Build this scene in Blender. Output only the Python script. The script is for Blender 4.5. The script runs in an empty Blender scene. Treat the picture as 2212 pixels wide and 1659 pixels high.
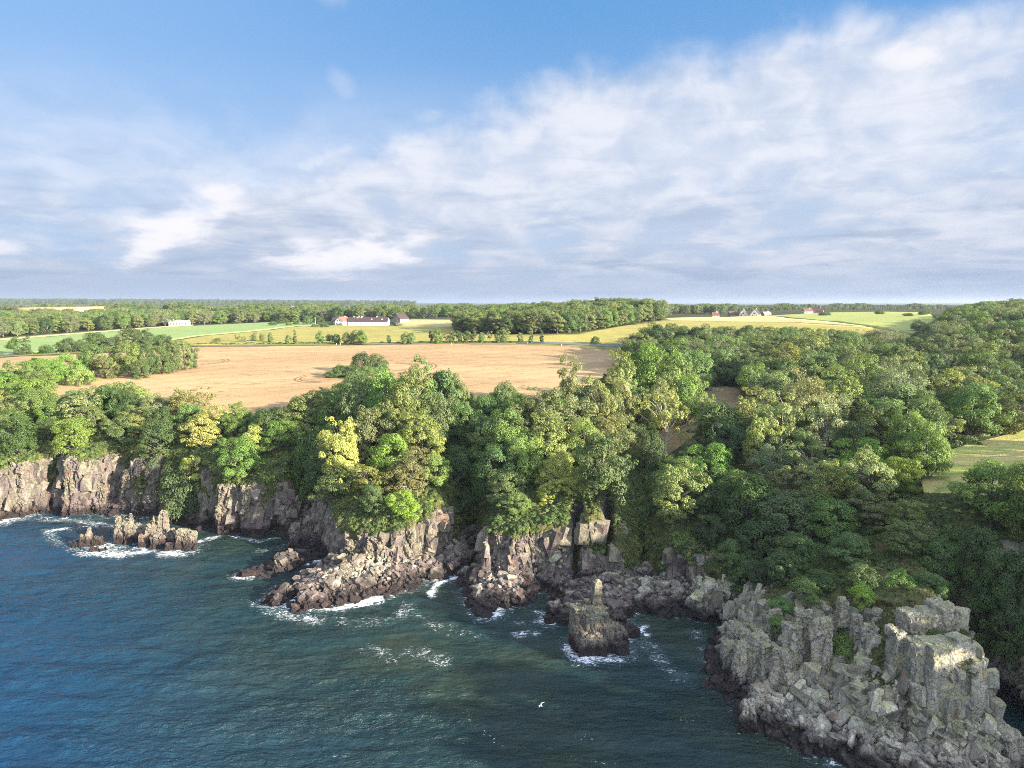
import bpy, bmesh, math, random
import numpy as np
from mathutils import Vector, Matrix, geometry
R = math.radians
S = bpy.context.scene
COL = S.collection
random.seed(7)
RNG = np.random.default_rng(7)

# ------------------------------------------------------------------ camera, light, exposure
CAM_H = 60.0
PITCH = math.atan(169.5 / 1475)
cd = bpy.data.cameras.new('camera'); cam = bpy.data.objects.new('camera', cd); COL.objects.link(cam)
cam.location = (0, 0, CAM_H); cam.rotation_euler = (R(90) - PITCH, 0, 0)
cd.sensor_width = 36; cd.lens = 24.0; cd.clip_start = 0.5; cd.clip_end = 40000
S.camera = cam
S.view_settings.view_transform = 'Standard'; S.view_settings.look = 'None'
S.view_settings.gamma = 1; S.view_settings.use_curve_mapping = False
S.view_settings.exposure = 1.80
S.cycles.max_bounces = 6; S.cycles.diffuse_bounces = 3; S.cycles.glossy_bounces = 2
S.cycles.transmission_bounces = 3; S.cycles.volume_bounces = 0; S.cycles.transparent_max_bounces = 4
S.cycles.use_denoising = False; S.cycles.filter_width = 1.0
S.cycles.use_adaptive_sampling = True; S.cycles.adaptive_threshold = 0.008

SUN_EL = R(16.0); SUN_AZ = R(119.0)      # azimuth clockwise from +Y
sdir = Vector((math.sin(SUN_AZ) * math.cos(SUN_EL), math.cos(SUN_AZ) * math.cos(SUN_EL), math.sin(SUN_EL)))
ld = bpy.data.lights.new('sun', 'SUN'); ld.energy = 5.0; ld.angle = R(0.6); ld.color = (1.0, 0.89, 0.70)
sun = bpy.data.objects.new('sun', ld); COL.objects.link(sun); sun.location = (300, -200, 200)
sun.rotation_euler = sdir.to_track_quat('Z', 'Y').to_euler()

# small node helper
class NT:
    def __init__(s, tree): s.t = tree; s.n = tree.nodes; s.l = tree.links; s.n.clear()
    def new(s, typ, **kw):
        n = s.n.new(typ)
        for k, v in kw.items(): setattr(n, k, v)
        return n
    def link(s, a, b): s.l.new(a, b)
    def put(s, sock, v):
        if hasattr(v, 'is_output') or isinstance(v, bpy.types.NodeSocket): s.l.new(v, sock)
        else: sock.default_value = v
    def m(s, op, a, b=0.0, c=None, clamp=False):
        n = s.new('ShaderNodeMath', operation=op, use_clamp=clamp)
        s.put(n.inputs[0], a); s.put(n.inputs[1], b)
        if c is not None: s.put(n.inputs[2], c)
        return n.outputs[0]
    def mix(s, f, a, b, blend='MIX'):
        n = s.new('ShaderNodeMix', data_type='RGBA', blend_type=blend)
        s.put(n.inputs[0], f); s.put(n.inputs[6], a); s.put(n.inputs[7], b)
        return n.outputs[2]
    def rng(s, v, a, b, c=0.0, d=1.0, smooth=True):
        n = s.new('ShaderNodeMapRange', interpolation_type='SMOOTHSTEP' if smooth else 'LINEAR')
        s.put(n.inputs[0], v); n.inputs[1].default_value = a; n.inputs[2].default_value = b
        n.inputs[3].default_value = c; n.inputs[4].default_value = d
        return n.outputs[0]
    def noise(s, vec, scale, detail=4, rough=0.55, dist=0.0, lac=2.0):
        n = s.new('ShaderNodeTexNoise'); s.put(n.inputs['Vector'], vec)
        n.inputs['Scale'].default_value = scale; n.inputs['Detail'].default_value = detail
        n.inputs['Roughness'].default_value = rough; n.inputs['Distortion'].default_value = dist
        return n.outputs[0]
    def mapping(s, vec, scale=(1, 1, 1), loc=(0, 0, 0), rot=(0, 0, 0)):
        n = s.new('ShaderNodeMapping'); s.put(n.inputs[0], vec)
        n.inputs['Location'].default_value = loc; n.inputs['Rotation'].default_value = rot
        n.inputs['Scale'].default_value = scale
        return n.outputs[0]
    def vm(s, op, a, b=(0, 0, 0)):
        n = s.new('ShaderNodeVectorMath', operation=op); s.put(n.inputs[0], a); s.put(n.inputs[1], b)
        return n.outputs[0]
    def bump(s, h, strength=0.5, dist=0.1, normal=None):
        n = s.new('ShaderNodeBump'); n.inputs['Strength'].default_value = strength
        n.inputs['Distance'].default_value = dist; s.put(n.inputs['Height'], h)
        if normal is not None: s.put(n.inputs['Normal'], normal)
        return n.outputs[0]

# ------------------------------------------------------------------ sky
w = bpy.data.worlds.new("World"); S.world = w; w.use_nodes = True
T = NT(w.node_tree)
out = T.new('ShaderNodeOutputWorld'); bg = T.new('ShaderNodeBackground')
sky = T.new('ShaderNodeTexSky', sky_type='NISHITA'); sky.sun_disc = False
sky.sun_elevation = SUN_EL; sky.sun_rotation = SUN_AZ; sky.altitude = 50; sky.air_density = 1.0
sky.dust_density = 0.6; sky.ozone_density = 2.5
tc = T.new('ShaderNodeTexCoord'); D = tc.outputs['Generated']
sx = T.new('ShaderNodeSeparateXYZ'); T.link(D, sx.inputs[0])
az = T.m('ARCTAN2', sx.outputs[0], sx.outputs[1])          # radians, 0 = +Y, + to the right
el = T.m('ARCSINE', sx.outputs[2])
def cmb(a, b, c=0.0):
    n = T.new('ShaderNodeCombineXYZ'); T.put(n.inputs[0], a); T.put(n.inputs[1], b); T.put(n.inputs[2], c)
    return n.outputs[0]
# directions in the sky (az, el in degrees); clouds lie on curved sheets of constant height
azd = T.m('MULTIPLY', az, 57.2958); eld = T.m('MULTIPLY', el, 57.2958)
elc = T.m('MAXIMUM', eld, 0.0)
# perspective-like stretch: low clouds are compressed vertically
perel = T.m('LOGARITHM', T.m('ADD', elc, 4.0), 2.718)
P1 = cmb(T.m('MULTIPLY', azd, 0.080), T.m('MULTIPLY', perel, 1.75), 3.1)
P2 = T.mapping(P1, rot=(0, 0, R(-18)))
n_big = T.noise(P2, 1.0, 9, 0.56, 0.35)
n_det = T.noise(T.mapping(P1, scale=(1, 1.25, 1), loc=(5, 2, 1), rot=(0, 0, R(20))), 3.1, 9, 0.54, 0.35)
# density bias: thick bank lower right, open blue upper left
edge = T.m('ADD', T.m('MULTIPLY', azd, 0.32), 17.6)         # elevation of the cloud's upper edge
edge = T.m('MINIMUM', T.m('MAXIMUM', edge, 8.0), 20.6)
bias = T.rng(T.m('SUBTRACT', edge, eld), -3.5, 5.5, -0.36, 0.34)
d0 = T.m('ADD', T.m('ADD', n_big, T.m('MULTIPLY', T.m('SUBTRACT', n_det, 0.5), 0.42)), bias)
cover = T.rng(d0, 0.38, 0.84, 0, .93)
def blob(a, e, ra, re, rot=0.0, amp=1.0):
    # a soft cloud puff: gaussian in direction space broken by noise
    v = cmb(T.m('SUBTRACT', azd, a), T.m('SUBTRACT', eld, e))
    v = T.mapping(v, rot=(0, 0, R(rot)))
    v = T.vm('MULTIPLY', v, (1 / ra, 1 / re, 0))
    l = T.new('ShaderNodeVectorMath', operation='LENGTH'); T.link(v, l.inputs[0])
    q = T.m('SUBTRACT', 1.15, l.outputs['Value'])
    q = T.m('ADD', q, T.m('ADD', T.m('MULTIPLY', T.m('SUBTRACT', n_det, 0.5), 1.6), T.m('MULTIPLY', T.m('SUBTRACT', n_big, .5), .8)))
    return T.m('MULTIPLY', T.rng(q, 0.1, 1.25), amp)
puffs = [(-26.0, 5.6, 9.5, 2.8, -30, 1.0), (-13.0, 3.8, 11.5, 3.0, -8, 1.0), (-8, 5.2, 4.5, 2.0, 0, .8), (-32.8, 10.6, 6.5, 1.3, -28, .5), (-21.5, 8.6, 6.0, 2.4, -35, .5),
         (-13.3, 16.6, 1.8, 1.2, 40, .35), (-14.0, 22.3, 2.2, 0.9, 0, .30), (-36.5, 22.2, 2.6, .9, 0, .5), (0.2, 6.0, 6.0, 2.2, 35, .55),
         (-36.5, 3.8, 3.5, 1.2, 0, .7), (-31, 5.2, 3, .8, 0, .4), (13, 12.5, 8.0, 3.2, 20, .55), (29.0, 16.8, 6.0, 2.2, 10, .8), (22.5, 18.6, 5.5, 1.6, 5, .75),
         (30.0, 9.0, 5.5, 2.2, 20, .55), (-5.2, 14.0, 4.5, 0.9, 18, .3), (35, 20.5, 4.0, 1.4, -10, .6), (8, 4.6, 3.5, 1.2, 20, .4), (-37,10.3,3,.8,0,.5)]
bright = None
for p in puffs:
    b = blob(*p); bright = b if bright is None else T.m('MAXIMUM', bright, b)
cov = T.m('MAXIMUM', cover, T.m('MULTIPLY', bright, 0.95))
# thin veil towards the horizon
veil = T.rng(eld, 19.0, 5.0, 0.0, 0.92)
veil = T.m('MULTIPLY', veil, T.rng(n_big, 0.3, 0.62, 0.50, 1.0))
cov = T.m('MAXIMUM', cov, veil)
lowc = T.rng(eld, 0.0, 12.0)
shade = T.mix(lowc, (0.116, 0.142, 0.190, 1), (0.176, 0.200, 0.246, 1))
tops = T.mix(lowc, (0.218, 0.222, 0.248, 1), (0.268, 0.271, 0.288, 1))
hi = T.m('MAXIMUM', T.m('MULTIPLY', T.rng(T.m('ADD', T.m('MULTIPLY', n_det, .62), T.m('MULTIPLY', n_big, .38)), 0.38, 0.63), 0.80), bright)
hi = T.m('MULTIPLY', hi, T.rng(eld, 0.8, 4.5, 0.12, 1.0))
ccol = T.mix(hi, shade, tops)
bands = T.noise(cmb(T.m('MULTIPLY', azd, 0.07), T.m('MULTIPLY', eld, 0.55), 8.0), 1.0, 6, 0.6, .6)
ccol = T.mix(T.m('MULTIPLY', T.rng(bright, .35, .95), T.rng(eld, 1.5, 4.0, .4, 1)), ccol, (0.288, 0.280, 0.288, 1))
ccol = T.mix(T.m('MULTIPLY', T.m('SUBTRACT', 1.0, bright), T.m('MULTIPLY', T.rng(bands, 0.48, 0.66), T.rng(eld, 12.0, 1.0, 0.15, 0.75))), ccol, (0.090, 0.118, 0.172, 1))
skyc = T.vm('MULTIPLY', sky.outputs[0], (0.044, 0.054, 0.066))
grad = T.mix(T.rng(eld, 2.0, 24.0), (0.150, 0.195, 0.262, 1), (0.041, 0.110, 0.222, 1))
grad = T.mix(T.m('MULTIPLY', T.rng(azd, 5.0, -38.0), .65), grad, (0.095, 0.160, 0.262, 1))
skyc = T.mix(0.9, skyc, grad)
# unseen sky overhead and behind the camera: cloud brightened as added fill, strongest sunward
absz = T.m('ABSOLUTE', azd)
rear = T.m('MAXIMUM', T.rng(absz, 52.0, 80.0), T.rng(eld, 27.0, 45.0))
n_r = T.noise(T.vm('MULTIPLY', D, (2, 2, 3)), 1.3, 6, .55, .4)
rearc = T.mix(T.rng(n_r, .42, .64), (0.11, 0.19, 0.36, 1), (0.47, 0.48, 0.50, 1))
dt = T.new('ShaderNodeVectorMath', operation='DOT_PRODUCT'); T.link(D, dt.inputs[0]); dt.inputs[1].default_value = tuple(sdir)
rearc = T.mix(1.0, rearc, T.mix(T.rng(dt.outputs['Value'], -.5, .95), (.36, .39, .46, 1), (2.0, 1.9, 1.7, 1)), 'MULTIPLY')
fin = T.mix(cov, skyc, ccol)
fin = T.mix(rear, fin, rearc)
fin = T.mix(T.rng(eld, -2.0, -0.3, 1.0, 0.0), fin, (0.06, 0.08, 0.10, 1))
T.link(fin, bg.inputs[0]); bg.inputs[1].default_value = 1.0
T.link(bg.outputs[0], out.inputs[0])

# ------------------------------------------------------------------ picture/world helpers
CT, ST = math.cos(PITCH), math.sin(PITCH)
def W(px, py, z):                     # a ray through the photograph's point meets the level z
    a = (px - 1106) / 1475; b = -(py - 829.5) / 1475
    dy = CT + b * ST; dz = -ST + b * CT
    t = (z - CAM_H) / dz
    return (a * t, dy * t)
def PX(x, y, z):
    d = z - CAM_H; f = y * CT - d * ST; u = y * ST + d * CT
    return 1106 + 1475 * x / f, 829.5 - 1475 * u / f, f
def sst(x, a, b):
    t = np.clip((x - a) / (b - a), 0, 1); return t * t * (3 - 2 * t)

# ------------------------------------------------------------------ numpy noise
def _h(ix, iy, iz, k):
    n = (ix.astype(np.int64) * 374761393 + iy.astype(np.int64) * 668265263 + iz.astype(np.int64) * 2147483647 + k * 1274126177) & 0xffffffff
    n = ((n ^ (n >> 13)) * 1274126177) & 0xffffffff
    n = ((n ^ (n >> 16)) * 2246822519) & 0xffffffff
    return ((n ^ (n >> 15)) & 0xffffff).astype(np.float32) / 16777215.0
def vnoise(p, s, k=0):
    q = p / s; i = np.floor(q).astype(np.int64); f = (q - i).astype(np.float32); f = f * f * (3 - 2 * f)
    r = 0
    for a in (0, 1):
        for b in (0, 1):
            for c in (0, 1):
                wt = (f[:, 0] if a else 1 - f[:, 0]) * (f[:, 1] if b else 1 - f[:, 1]) * (f[:, 2] if c else 1 - f[:, 2])
                r = r + wt * _h(i[:, 0] + a, i[:, 1] + b, i[:, 2] + c, k)
    return r * 2 - 1
def fbm(p, s, o=4, k=0):
    r = 0; a = 1; t = 0
    for j in range(o): r = r + a * vnoise(p, s / 2 ** j, k + j * 7); t += a; a *= .5
    return r / t
def facets(p, s, stretch, amp, k=0, crack=0.5, tilt=0.6, rot=None):
    """blocky rock relief: every cell has its own level and tilt, with cracks between cells"""
    q = p.astype(np.float32)
    if rot is not None: q = q @ np.array(rot, np.float32)
    q = q / (np.array(stretch, np.float32) * s)
    i = np.floor(q).astype(np.int64)
    f1 = np.full(len(q), 9., np.float32); f2 = f1.copy()
    lev = np.zeros(len(q), np.float32); tl = np.zeros(len(q), np.float32)
    for a in (-1, 0, 1):
        for b in (-1, 0, 1):
            for c in (-1, 0, 1):
                jx, jy, jz = i[:, 0] + a, i[:, 1] + b, i[:, 2] + c
                h1 = _h(jx, jy, jz, k); h2 = _h(jx, jy, jz, k + 1); h3 = _h(jx, jy, jz, k + 2)
                dx = q[:, 0] - (jx + .1 + .8 * h1); dy = q[:, 1] - (jy + .1 + .8 * h2); dz = q[:, 2] - (jz + .1 + .8 * h3)
                d = np.sqrt(dx * dx + dy * dy + dz * dz)
                m = d < f1
                f2 = np.where(m, f1, np.minimum(f2, d)); f1 = np.where(m, d, f1)
                g = (h1 * 7.13 + h2 * 3.7) % 1.0
                lev = np.where(m, g * 2 - 1, lev)
                tt = dx * ((h2 * 9.7) % 1.0 - .5) + dy * ((h3 * 8.3) % 1.0 - .5) + dz * ((h1 * 5.9) % 1.0 - .5)
                tl = np.where(m, tt, tl)
    e = np.clip((f2 - f1) / 0.10, 0, 1)
    return amp * (lev * .5 + tl * 2 * tilt) - amp * crack * (1 - e) ** 1.5

# ------------------------------------------------------------------ land shape
ANCH = []
def A(x, y, z): ANCH.append((x, y, z))
def AP(px, py, z): x, y = W(px, py, z); ANCH.append((x, y, z))
for q in [(60, 985, 17), (0, 1010, 15), (130, 970, 18), (300, 975, 18), (400, 1010, 17), (500, 1020, 15), (640, 990, 18), (800, 1130, 11), (940, 1055, 16), (870, 1085, 14), (1060, 1115, 13), (1150, 1110, 13),
          (1230, 1090, 16), (1340, 1080, 17), (1440, 1115, 14), (1530, 1180, 10), (1640, 1250, 9.5), (1750, 1300, 13), (1900, 1275, 15.5), (2080, 1310, 16.5), (2110, 1385, 15.5)]: AP(*q)
for q in [(-175, 205, 19), (-140, 218, 22), (-100, 215, 22), (-65, 207, 22), (-35, 178, 17.5), (-15, 182, 19.5), (5, 172, 17.5), (20, 172, 18.5), (38, 172, 18), (50, 150, 14.5), (40, 142, 11.5), (62, 138, 16.5), (44, 160, 16),
          (57, 113, 13.5), (68, 123, 17), (82, 125, 24), (100, 157, 25), (133, 174, 26), (90, 108, 20), (95, 90, 21), (105, 60, 24), (100, 30, 24), (150, 60, 28), (140, 110, 27), (200, 120, 30), (170, 0, 30), (-30, 205, 23), (0, 205, 23.5), (45, 190, 20.5), (70, 230, 25.5), (-120, 245, 24.5), (-230, 250, 25), (-230, 220, 21)]: A(*q)
for q in [(600, 880, 24.3), (240, 835, 26), (1330, 760, 32), (900, 745, 34), (420, 750, 33), (0, 775, 30), (700, 745, 33.5), (1130, 745, 34.5), (780, 700, 41.5), (600, 697, 40), (0, 729, 33.5), (300, 711, 37), (985, 700, 42), (1200, 719, 41),
          (1430, 689, 46.0), (1640, 684, 48.3), (1960, 680, 50.2), (1930, 706, 46), (1600, 720, 42), (1400, 745, 36.5), (1450, 920, 23.5), (1550, 860, 26.5), (1700, 760, 34), (1900, 760, 36), (2200, 850, 28.5), (2150, 780, 36), (2212, 718, 46.5), (2100, 704, 46.5),
          (0, 675, 47.5), (300, 672, 50), (900, 675, 50.5), (1300, 682, 51), (1800, 674, 51.8)]: AP(*q)
for q in [(-600, 900, 42), (-900, 1600, 49), (-300, 1500, 51), (200, 1500, 52), (600, 1500, 54), (1100, 1500, 56), (400, 2500, 56), (-1500, 3000, 55), (0, 3500, 57), (1500, 3000, 58), (-2500, 5500, 80), (-4500, 6000, 90), (-1200, 5500, 68), (0, 7000, 66),
          (3000, 6000, 66), (5000, 5000, 62), (340, 480, 50.5), (420, 560, 54), (300, 380, 43), (600, 600, 55), (500, 300, 44), (800, 100, 40), (-500, 350, 26), (-800, 600, 33), (300, 200, 33), (-7000, 3000, 60), (7000, 1000, 60), (-2000, 1200, 35)]: A(*q)
ANCH = np.array(ANCH)
C0 = 9.0
def _phi(dx, dy): return np.sqrt(dx * dx + dy * dy + C0 * C0)
_n = len(ANCH)
_M = np.zeros((_n + 3, _n + 3)); _M[:_n, :_n] = _phi(ANCH[:, None, 0] - ANCH[None, :, 0], ANCH[:, None, 1] - ANCH[None, :, 1])
_M[:_n, :_n] += np.eye(_n) * -1.5
_M[:_n, _n] = 1; _M[:_n, _n + 1:] = ANCH[:, :2] / 1000.; _M[_n:, :_n] = _M[:_n, _n:].T
_sol = np.linalg.solve(_M, np.concatenate([ANCH[:, 2], [0, 0, 0]]))
def upland(x, y):
    x = np.asarray(x, float); y = np.asarray(y, float); sh = x.shape
    x = x.ravel(); y = y.ravel(); r = np.empty(len(x))
    for s in range(0, len(x), 40000):
        a, b = x[s:s + 40000], y[s:s + 40000]
        r[s:s + 40000] = _phi(a[:, None] - ANCH[None, :, 0], b[:, None] - ANCH[None, :, 1]) @ _sol[:_n] + _sol[_n] + (_sol[_n + 1] * a + _sol[_n + 2] * b) / 1000.
    return r.reshape(sh)
def P(px, py, up=0.0):                # the photograph's point on the open land
    a = (px - 1106) / 1475; b = -(py - 829.5) / 1475
    dy = CT + b * ST; dz = -ST + b * CT
    ts = np.concatenate([np.arange(110, 700, 1.0), np.arange(700, 9000, 5.0)])
    zz = CAM_H + dz * ts - upland(a * ts, dy * ts) - up
    k = np.argmax(zz < 0)
    if k == 0: t = 8900.
    else: t = ts[k - 1] + (ts[k] - ts[k - 1]) * zz[k - 1] / (zz[k - 1] - zz[k])
    return (a * t, dy * t)

def sdf(poly, x, y):                  # signed distance, positive inside
    P_ = np.array(poly, float); Q_ = np.roll(P_, -1, 0)
    x = np.asarray(x, float); y = np.asarray(y, float)
    d = np.full(x.shape, 1e9); ins = np.zeros(x.shape, bool)
    for (x1, y1), (x2, y2) in zip(P_, Q_):
        ex, ey = x2 - x1, y2 - y1; L = ex * ex + ey * ey
        if L == 0: continue
        t = np.clip(((x - x1) * ex + (y - y1) * ey) / L, 0, 1)
        d = np.minimum(d, (x - x1 - t * ex) ** 2 + (y - y1 - t * ey) ** 2)
        c = (y1 > y) != (y2 > y)
        with np.errstate(divide='ignore', invalid='ignore'):
            ins ^= c & (x < (x2 - x1) * (y - y1) / (y2 - y1 + 1e-12) + x1)
    d = np.sqrt(d)
    return np.where(ins, d, -d)
def pdist(line, x, y):                # distance to a polyline and position along it
    d = np.full(np.shape(x), 1e9); tt = np.zeros(np.shape(x)); n = len(line) - 1
    for i in range(n):
        (x1, y1), (x2, y2) = line[i][:2], line[i + 1][:2]
        ex, ey = x2 - x1, y2 - y1; L = ex * ex + ey * ey
        t = np.clip(((x - x1) * ex + (y - y1) * ey) / L, 0, 1)
        q = np.sqrt((x - x1 - t * ex) ** 2 + (y - y1 - t * ey) ** 2)
        m = q < d; d = np.where(m, q, d); tt = np.where(m, (i + t) / n, tt)
    return d, tt

# waterline, from the left to the right, then closed far inland
WL = [W(px, py, 0) for px, py in [(-400, 1180), (-200, 1150), (0, 1126), (60, 1110), (110, 1103), (170, 1110), (250, 1113), (330, 1118), (420, 1136), (500, 1150), (560, 1152), (605, 1140), (640, 1150), (650, 1172), (635, 1200), (600, 1213),
      (530, 1236), (528, 1243), (600, 1236), (640, 1225), (680, 1205), (705, 1185), (712, 1200), (700, 1228), (640, 1258), (595, 1280), (592, 1296), (650, 1312), (760, 1300), (850, 1282), (930, 1257), (985, 1240), (1010, 1225), (1040, 1185), (1046, 1192), (1020, 1222), (992, 1240), (998, 1262),
      (1010, 1295), (1040, 1322), (1100, 1312), (1140, 1290), (1185, 1275), (1200, 1285), (1190, 1330), (1230, 1345), (1290, 1340), (1340, 1330), (1400, 1318), (1440, 1322), (1480, 1325), (1560, 1337), (1600, 1320),
      (1572, 1380), (1540, 1400), (1530, 1440), (1556, 1480), (1588, 1520), (1640, 1562), (1700, 1592), (1760, 1622), (1850, 1662), (1950, 1700), (2100, 1750), (2212, 1790)]]
WL += [(62, 69), (65.5, 70), (67.0, 78), (68.2, 86), (70, 94), (73, 102), (77.5, 102), (78.5, 84), (79.5, 66), (84, 52), (80, 40), (84, 20), (75, 0), (80, -40), (400, -60), (400, 320), (-400, 320)]
# the brink of the cliffs
CL = [(-400, 200), (-190, 203), (-160, 190), (-150, 188.5), (-143, 191), (-138, 195.5), (-134.5, 200), (-131.5, 200), (-130, 195), (-125, 193.5), (-121, 196), (-118, 201), (-113, 199), (-108, 194), (-103, 196), (-96, 194), (-90, 190), (-84, 186), (-79, 180), (-72, 177), (-66, 176.5),
      (-61, 181), (-57.5, 188), (-54, 190), (-52, 184), (-50, 172), (-47, 168), (-43.5, 165), (-42.5, 157), (-38, 152), (-33, 149.5), (-26, 148.5), (-21, 152), (-17.5, 157), (-15.5, 163), (-14, 172), (-11, 178), (-7.5, 176), (-6.5, 165), (-5.5, 150.6), (-5, 145.1), (0, 143.6), (6, 143.1), (11, 144.1),
      (13.2, 144.6), (16.5, 144.4), (18, 144.1), (20.2, 144.2), (22.5, 144.2), (24, 144.1), (26.5, 145.6), (27.5, 151.6), (30.5, 153.6), (31.8, 145.6), (32.5, 141.1), (35, 137.6), (38, 132.1), (42, 128.1), (46, 129.5), (48, 127), (46, 122),
      (43.5, 115), (43, 110), (45.5, 106), (49, 103.5), (52, 101.5), (54.6, 98.5), (54.4, 92.5), (54.2, 85.0), (58.5, 84.2), (62.3, 84.4), (63.4, 90), (65.5, 97), (68, 106), (71.5, 113), (76, 113), (80, 104), (82, 92), (84, 78), (90, 60), (88, 20), (85, -40), (400, -60), (400, 320), (-400, 320)]
GULLY = [(((28.2, 136), (29, 146), (30.5, 158), (31.5, 172), (31, 190)), (4, 7.5, 13, 17, 22), 1.7, 1.6),        # the green gully
         (((-10, 152), (-10.5, 165), (-11.5, 178), (-9, 192)), (0.5, 4, 9, 18), 2.0, 2.2),
         (((13.4, 140), (14.2, 145), (14.7, 148.5), (15.6, 153)), (0.6, 1.5, 5, 12), .75, 9.), (((20.6, 140), (20.9, 144.5), (21.5, 148), (22.0, 152)), (0.8, 2.5, 6, 13), .45, 10.),
         (((-56, 172), (-55.5, 184), (-52, 197)), (0.8, 4, 14), 2.2, 2.6)]
def steep(x, y):                      # cliffs fall almost plumb except where the slope is broken
    s = 6.0 + 0 * x
    s = np.where((x > 36) & (x < 57) & (y < 128) & (y > 86), 1.35, s)
    s = np.where((x > 42) & (x < 60) & (y >= 122), 1.5, s)
    s = np.where((x > 76), 2.0, s)
    return s
def shape(x, y, parts=False):
    dw = sdf(WL, x, y); dc = sdf(CL, x, y)
    near = (x > 28) & (y < 126)
    rise = np.where(dw > 0, np.where(near, 0.42, 0.36) * dw + 0.35, 1.2 * dw)
    cap = np.where(near, 6.5, np.where(x > -8, 2.0, 3.0)) + np.where(x > 62, 1.5, 0)
    cap = cap + 2.5 * np.exp(-((x + 24) ** 2 + (y - 146) ** 2) / 60.) + 4.0 * np.exp(-((x + 33) ** 2 + (y - 143) ** 2) / 22.) + 3.5 * np.exp(-((x + 54) ** 2 + (y - 163) ** 2) / 25.)
    shelf = np.minimum(rise, cap)
    shelf = np.where(dw > 3, shelf + 0.10 * np.clip(dw - 8, 0, 30), shelf)
    up = upland(x, y)
    cl = up - 1.8 * np.exp(-np.clip(dc, 0, 99) / 2.0) - np.clip(-dc, 0, 60) * steep(x, y) + np.clip(-dc - 2.2, 0, 60) * np.where(near, 0.4, 2.4)
    k = 0.8
    h = np.maximum(shelf, np.where(dw > -1, cl, -9))
    for line, fl, hw, sl in GULLY:
        d, t = pdist(line, x, y)
        f = np.interp(t, np.linspace(0, 1, len(fl)), fl)
        h = np.where((dc > -2) | (sl > 8), np.minimum(h, f + sl * np.clip(d - hw, 0, 40)), h)
    return (h, dw, dc) if parts else h

# ------------------------------------------------------------------ mesh and material helpers
def mesh_np(name, v, f, mats=(), fm=None, smooth=False):
    """v (n,3), f (m,3 or 4)"""
    me = bpy.data.meshes.new(name); v = np.asarray(v, np.float32); f = np.asarray(f, np.int32); k = f.shape[1]
    me.vertices.add(len(v)); me.vertices.foreach_set('co', v.ravel())
    me.loops.add(f.size); me.loops.foreach_set('vertex_index', f.ravel())
    me.polygons.add(len(f)); me.polygons.foreach_set('loop_start', np.arange(0, f.size, k, dtype=np.int32))
    me.polygons.foreach_set('loop_total', np.full(len(f), k, np.int32))
    for m in mats: me.materials.append(m)
    if fm is not None: me.polygons.foreach_set('material_index', np.asarray(fm, np.int32))
    me.polygons.foreach_set('use_smooth', np.full(len(f), smooth, bool))
    me.update(calc_edges=True); me.validate()
    return me
def link(name, me, parent=None, loc=None, rz=0.0, sc=None):
    o = bpy.data.objects.new(name, me); COL.objects.link(o)
    if parent is not None: o.parent = parent
    if loc is not None: o.location = loc
    if rz: o.rotation_euler = (0, 0, rz)
    if sc is not None: o.scale = sc
    return o
def tag(o, label=None, cat=None, group=None, kind=None):
    if label: o['label'] = label
    if cat: o['category'] = cat
    if group: o['group'] = group
    if kind: o['kind'] = kind
    return o
def attr(me, name, data, typ='FLOAT', dom='POINT'):
    a = me.attributes.new(name, typ, dom)
    a.data.foreach_set('vector' if typ == 'FLOAT_VECTOR' else 'value', np.asarray(data, np.float32 if typ != 'INT' else np.int32).ravel())
def verts_np(me):
    v = np.empty(len(me.vertices) * 3, np.float32); me.vertices.foreach_get('co', v); return v.reshape(-1, 3)
def norms_np(me):
    v = np.empty(len(me.vertices) * 3, np.float32); me.vertex_normals.foreach_get('vector', v); return v.reshape(-1, 3)
def faces_np(me, k=4):
    f = np.empty(len(me.loops), np.int32); me.loops.foreach_get('vertex_index', f); return f.reshape(-1, k)
def mat(name, rough=0.9, spec=0.3):
    m = bpy.data.materials.new(name); m.use_nodes = True
    N = NT(m.node_tree); o = N.new('ShaderNodeOutputMaterial'); b = N.new('ShaderNodeBsdfPrincipled')
    N.link(b.outputs[0], o.inputs[0]); b.inputs['Roughness'].default_value = rough
    b.inputs['Specular IOR Level'].default_value = spec
    N.b = b; N.o = o
    return m, N
def geo(N):
    g = N.new('ShaderNodeNewGeometry'); return g.outputs['Position'], g.outputs['Normal']
def simple(name, col, rough=0.85, var=0.25, scale=2.0, spec=0.3, metal=0.0):
    m, N = mat(name, rough, spec); pos, _ = geo(N)
    n = N.noise(pos, scale, 4)
    c2 = tuple(c * (1 - var) for c in col) + (1,)
    N.link(N.mix(N.rng(n, .35, .65), c2, tuple(col) + (1,)), N.b.inputs[0])
    N.b.inputs['Metallic'].default_value = metal
    return m

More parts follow.
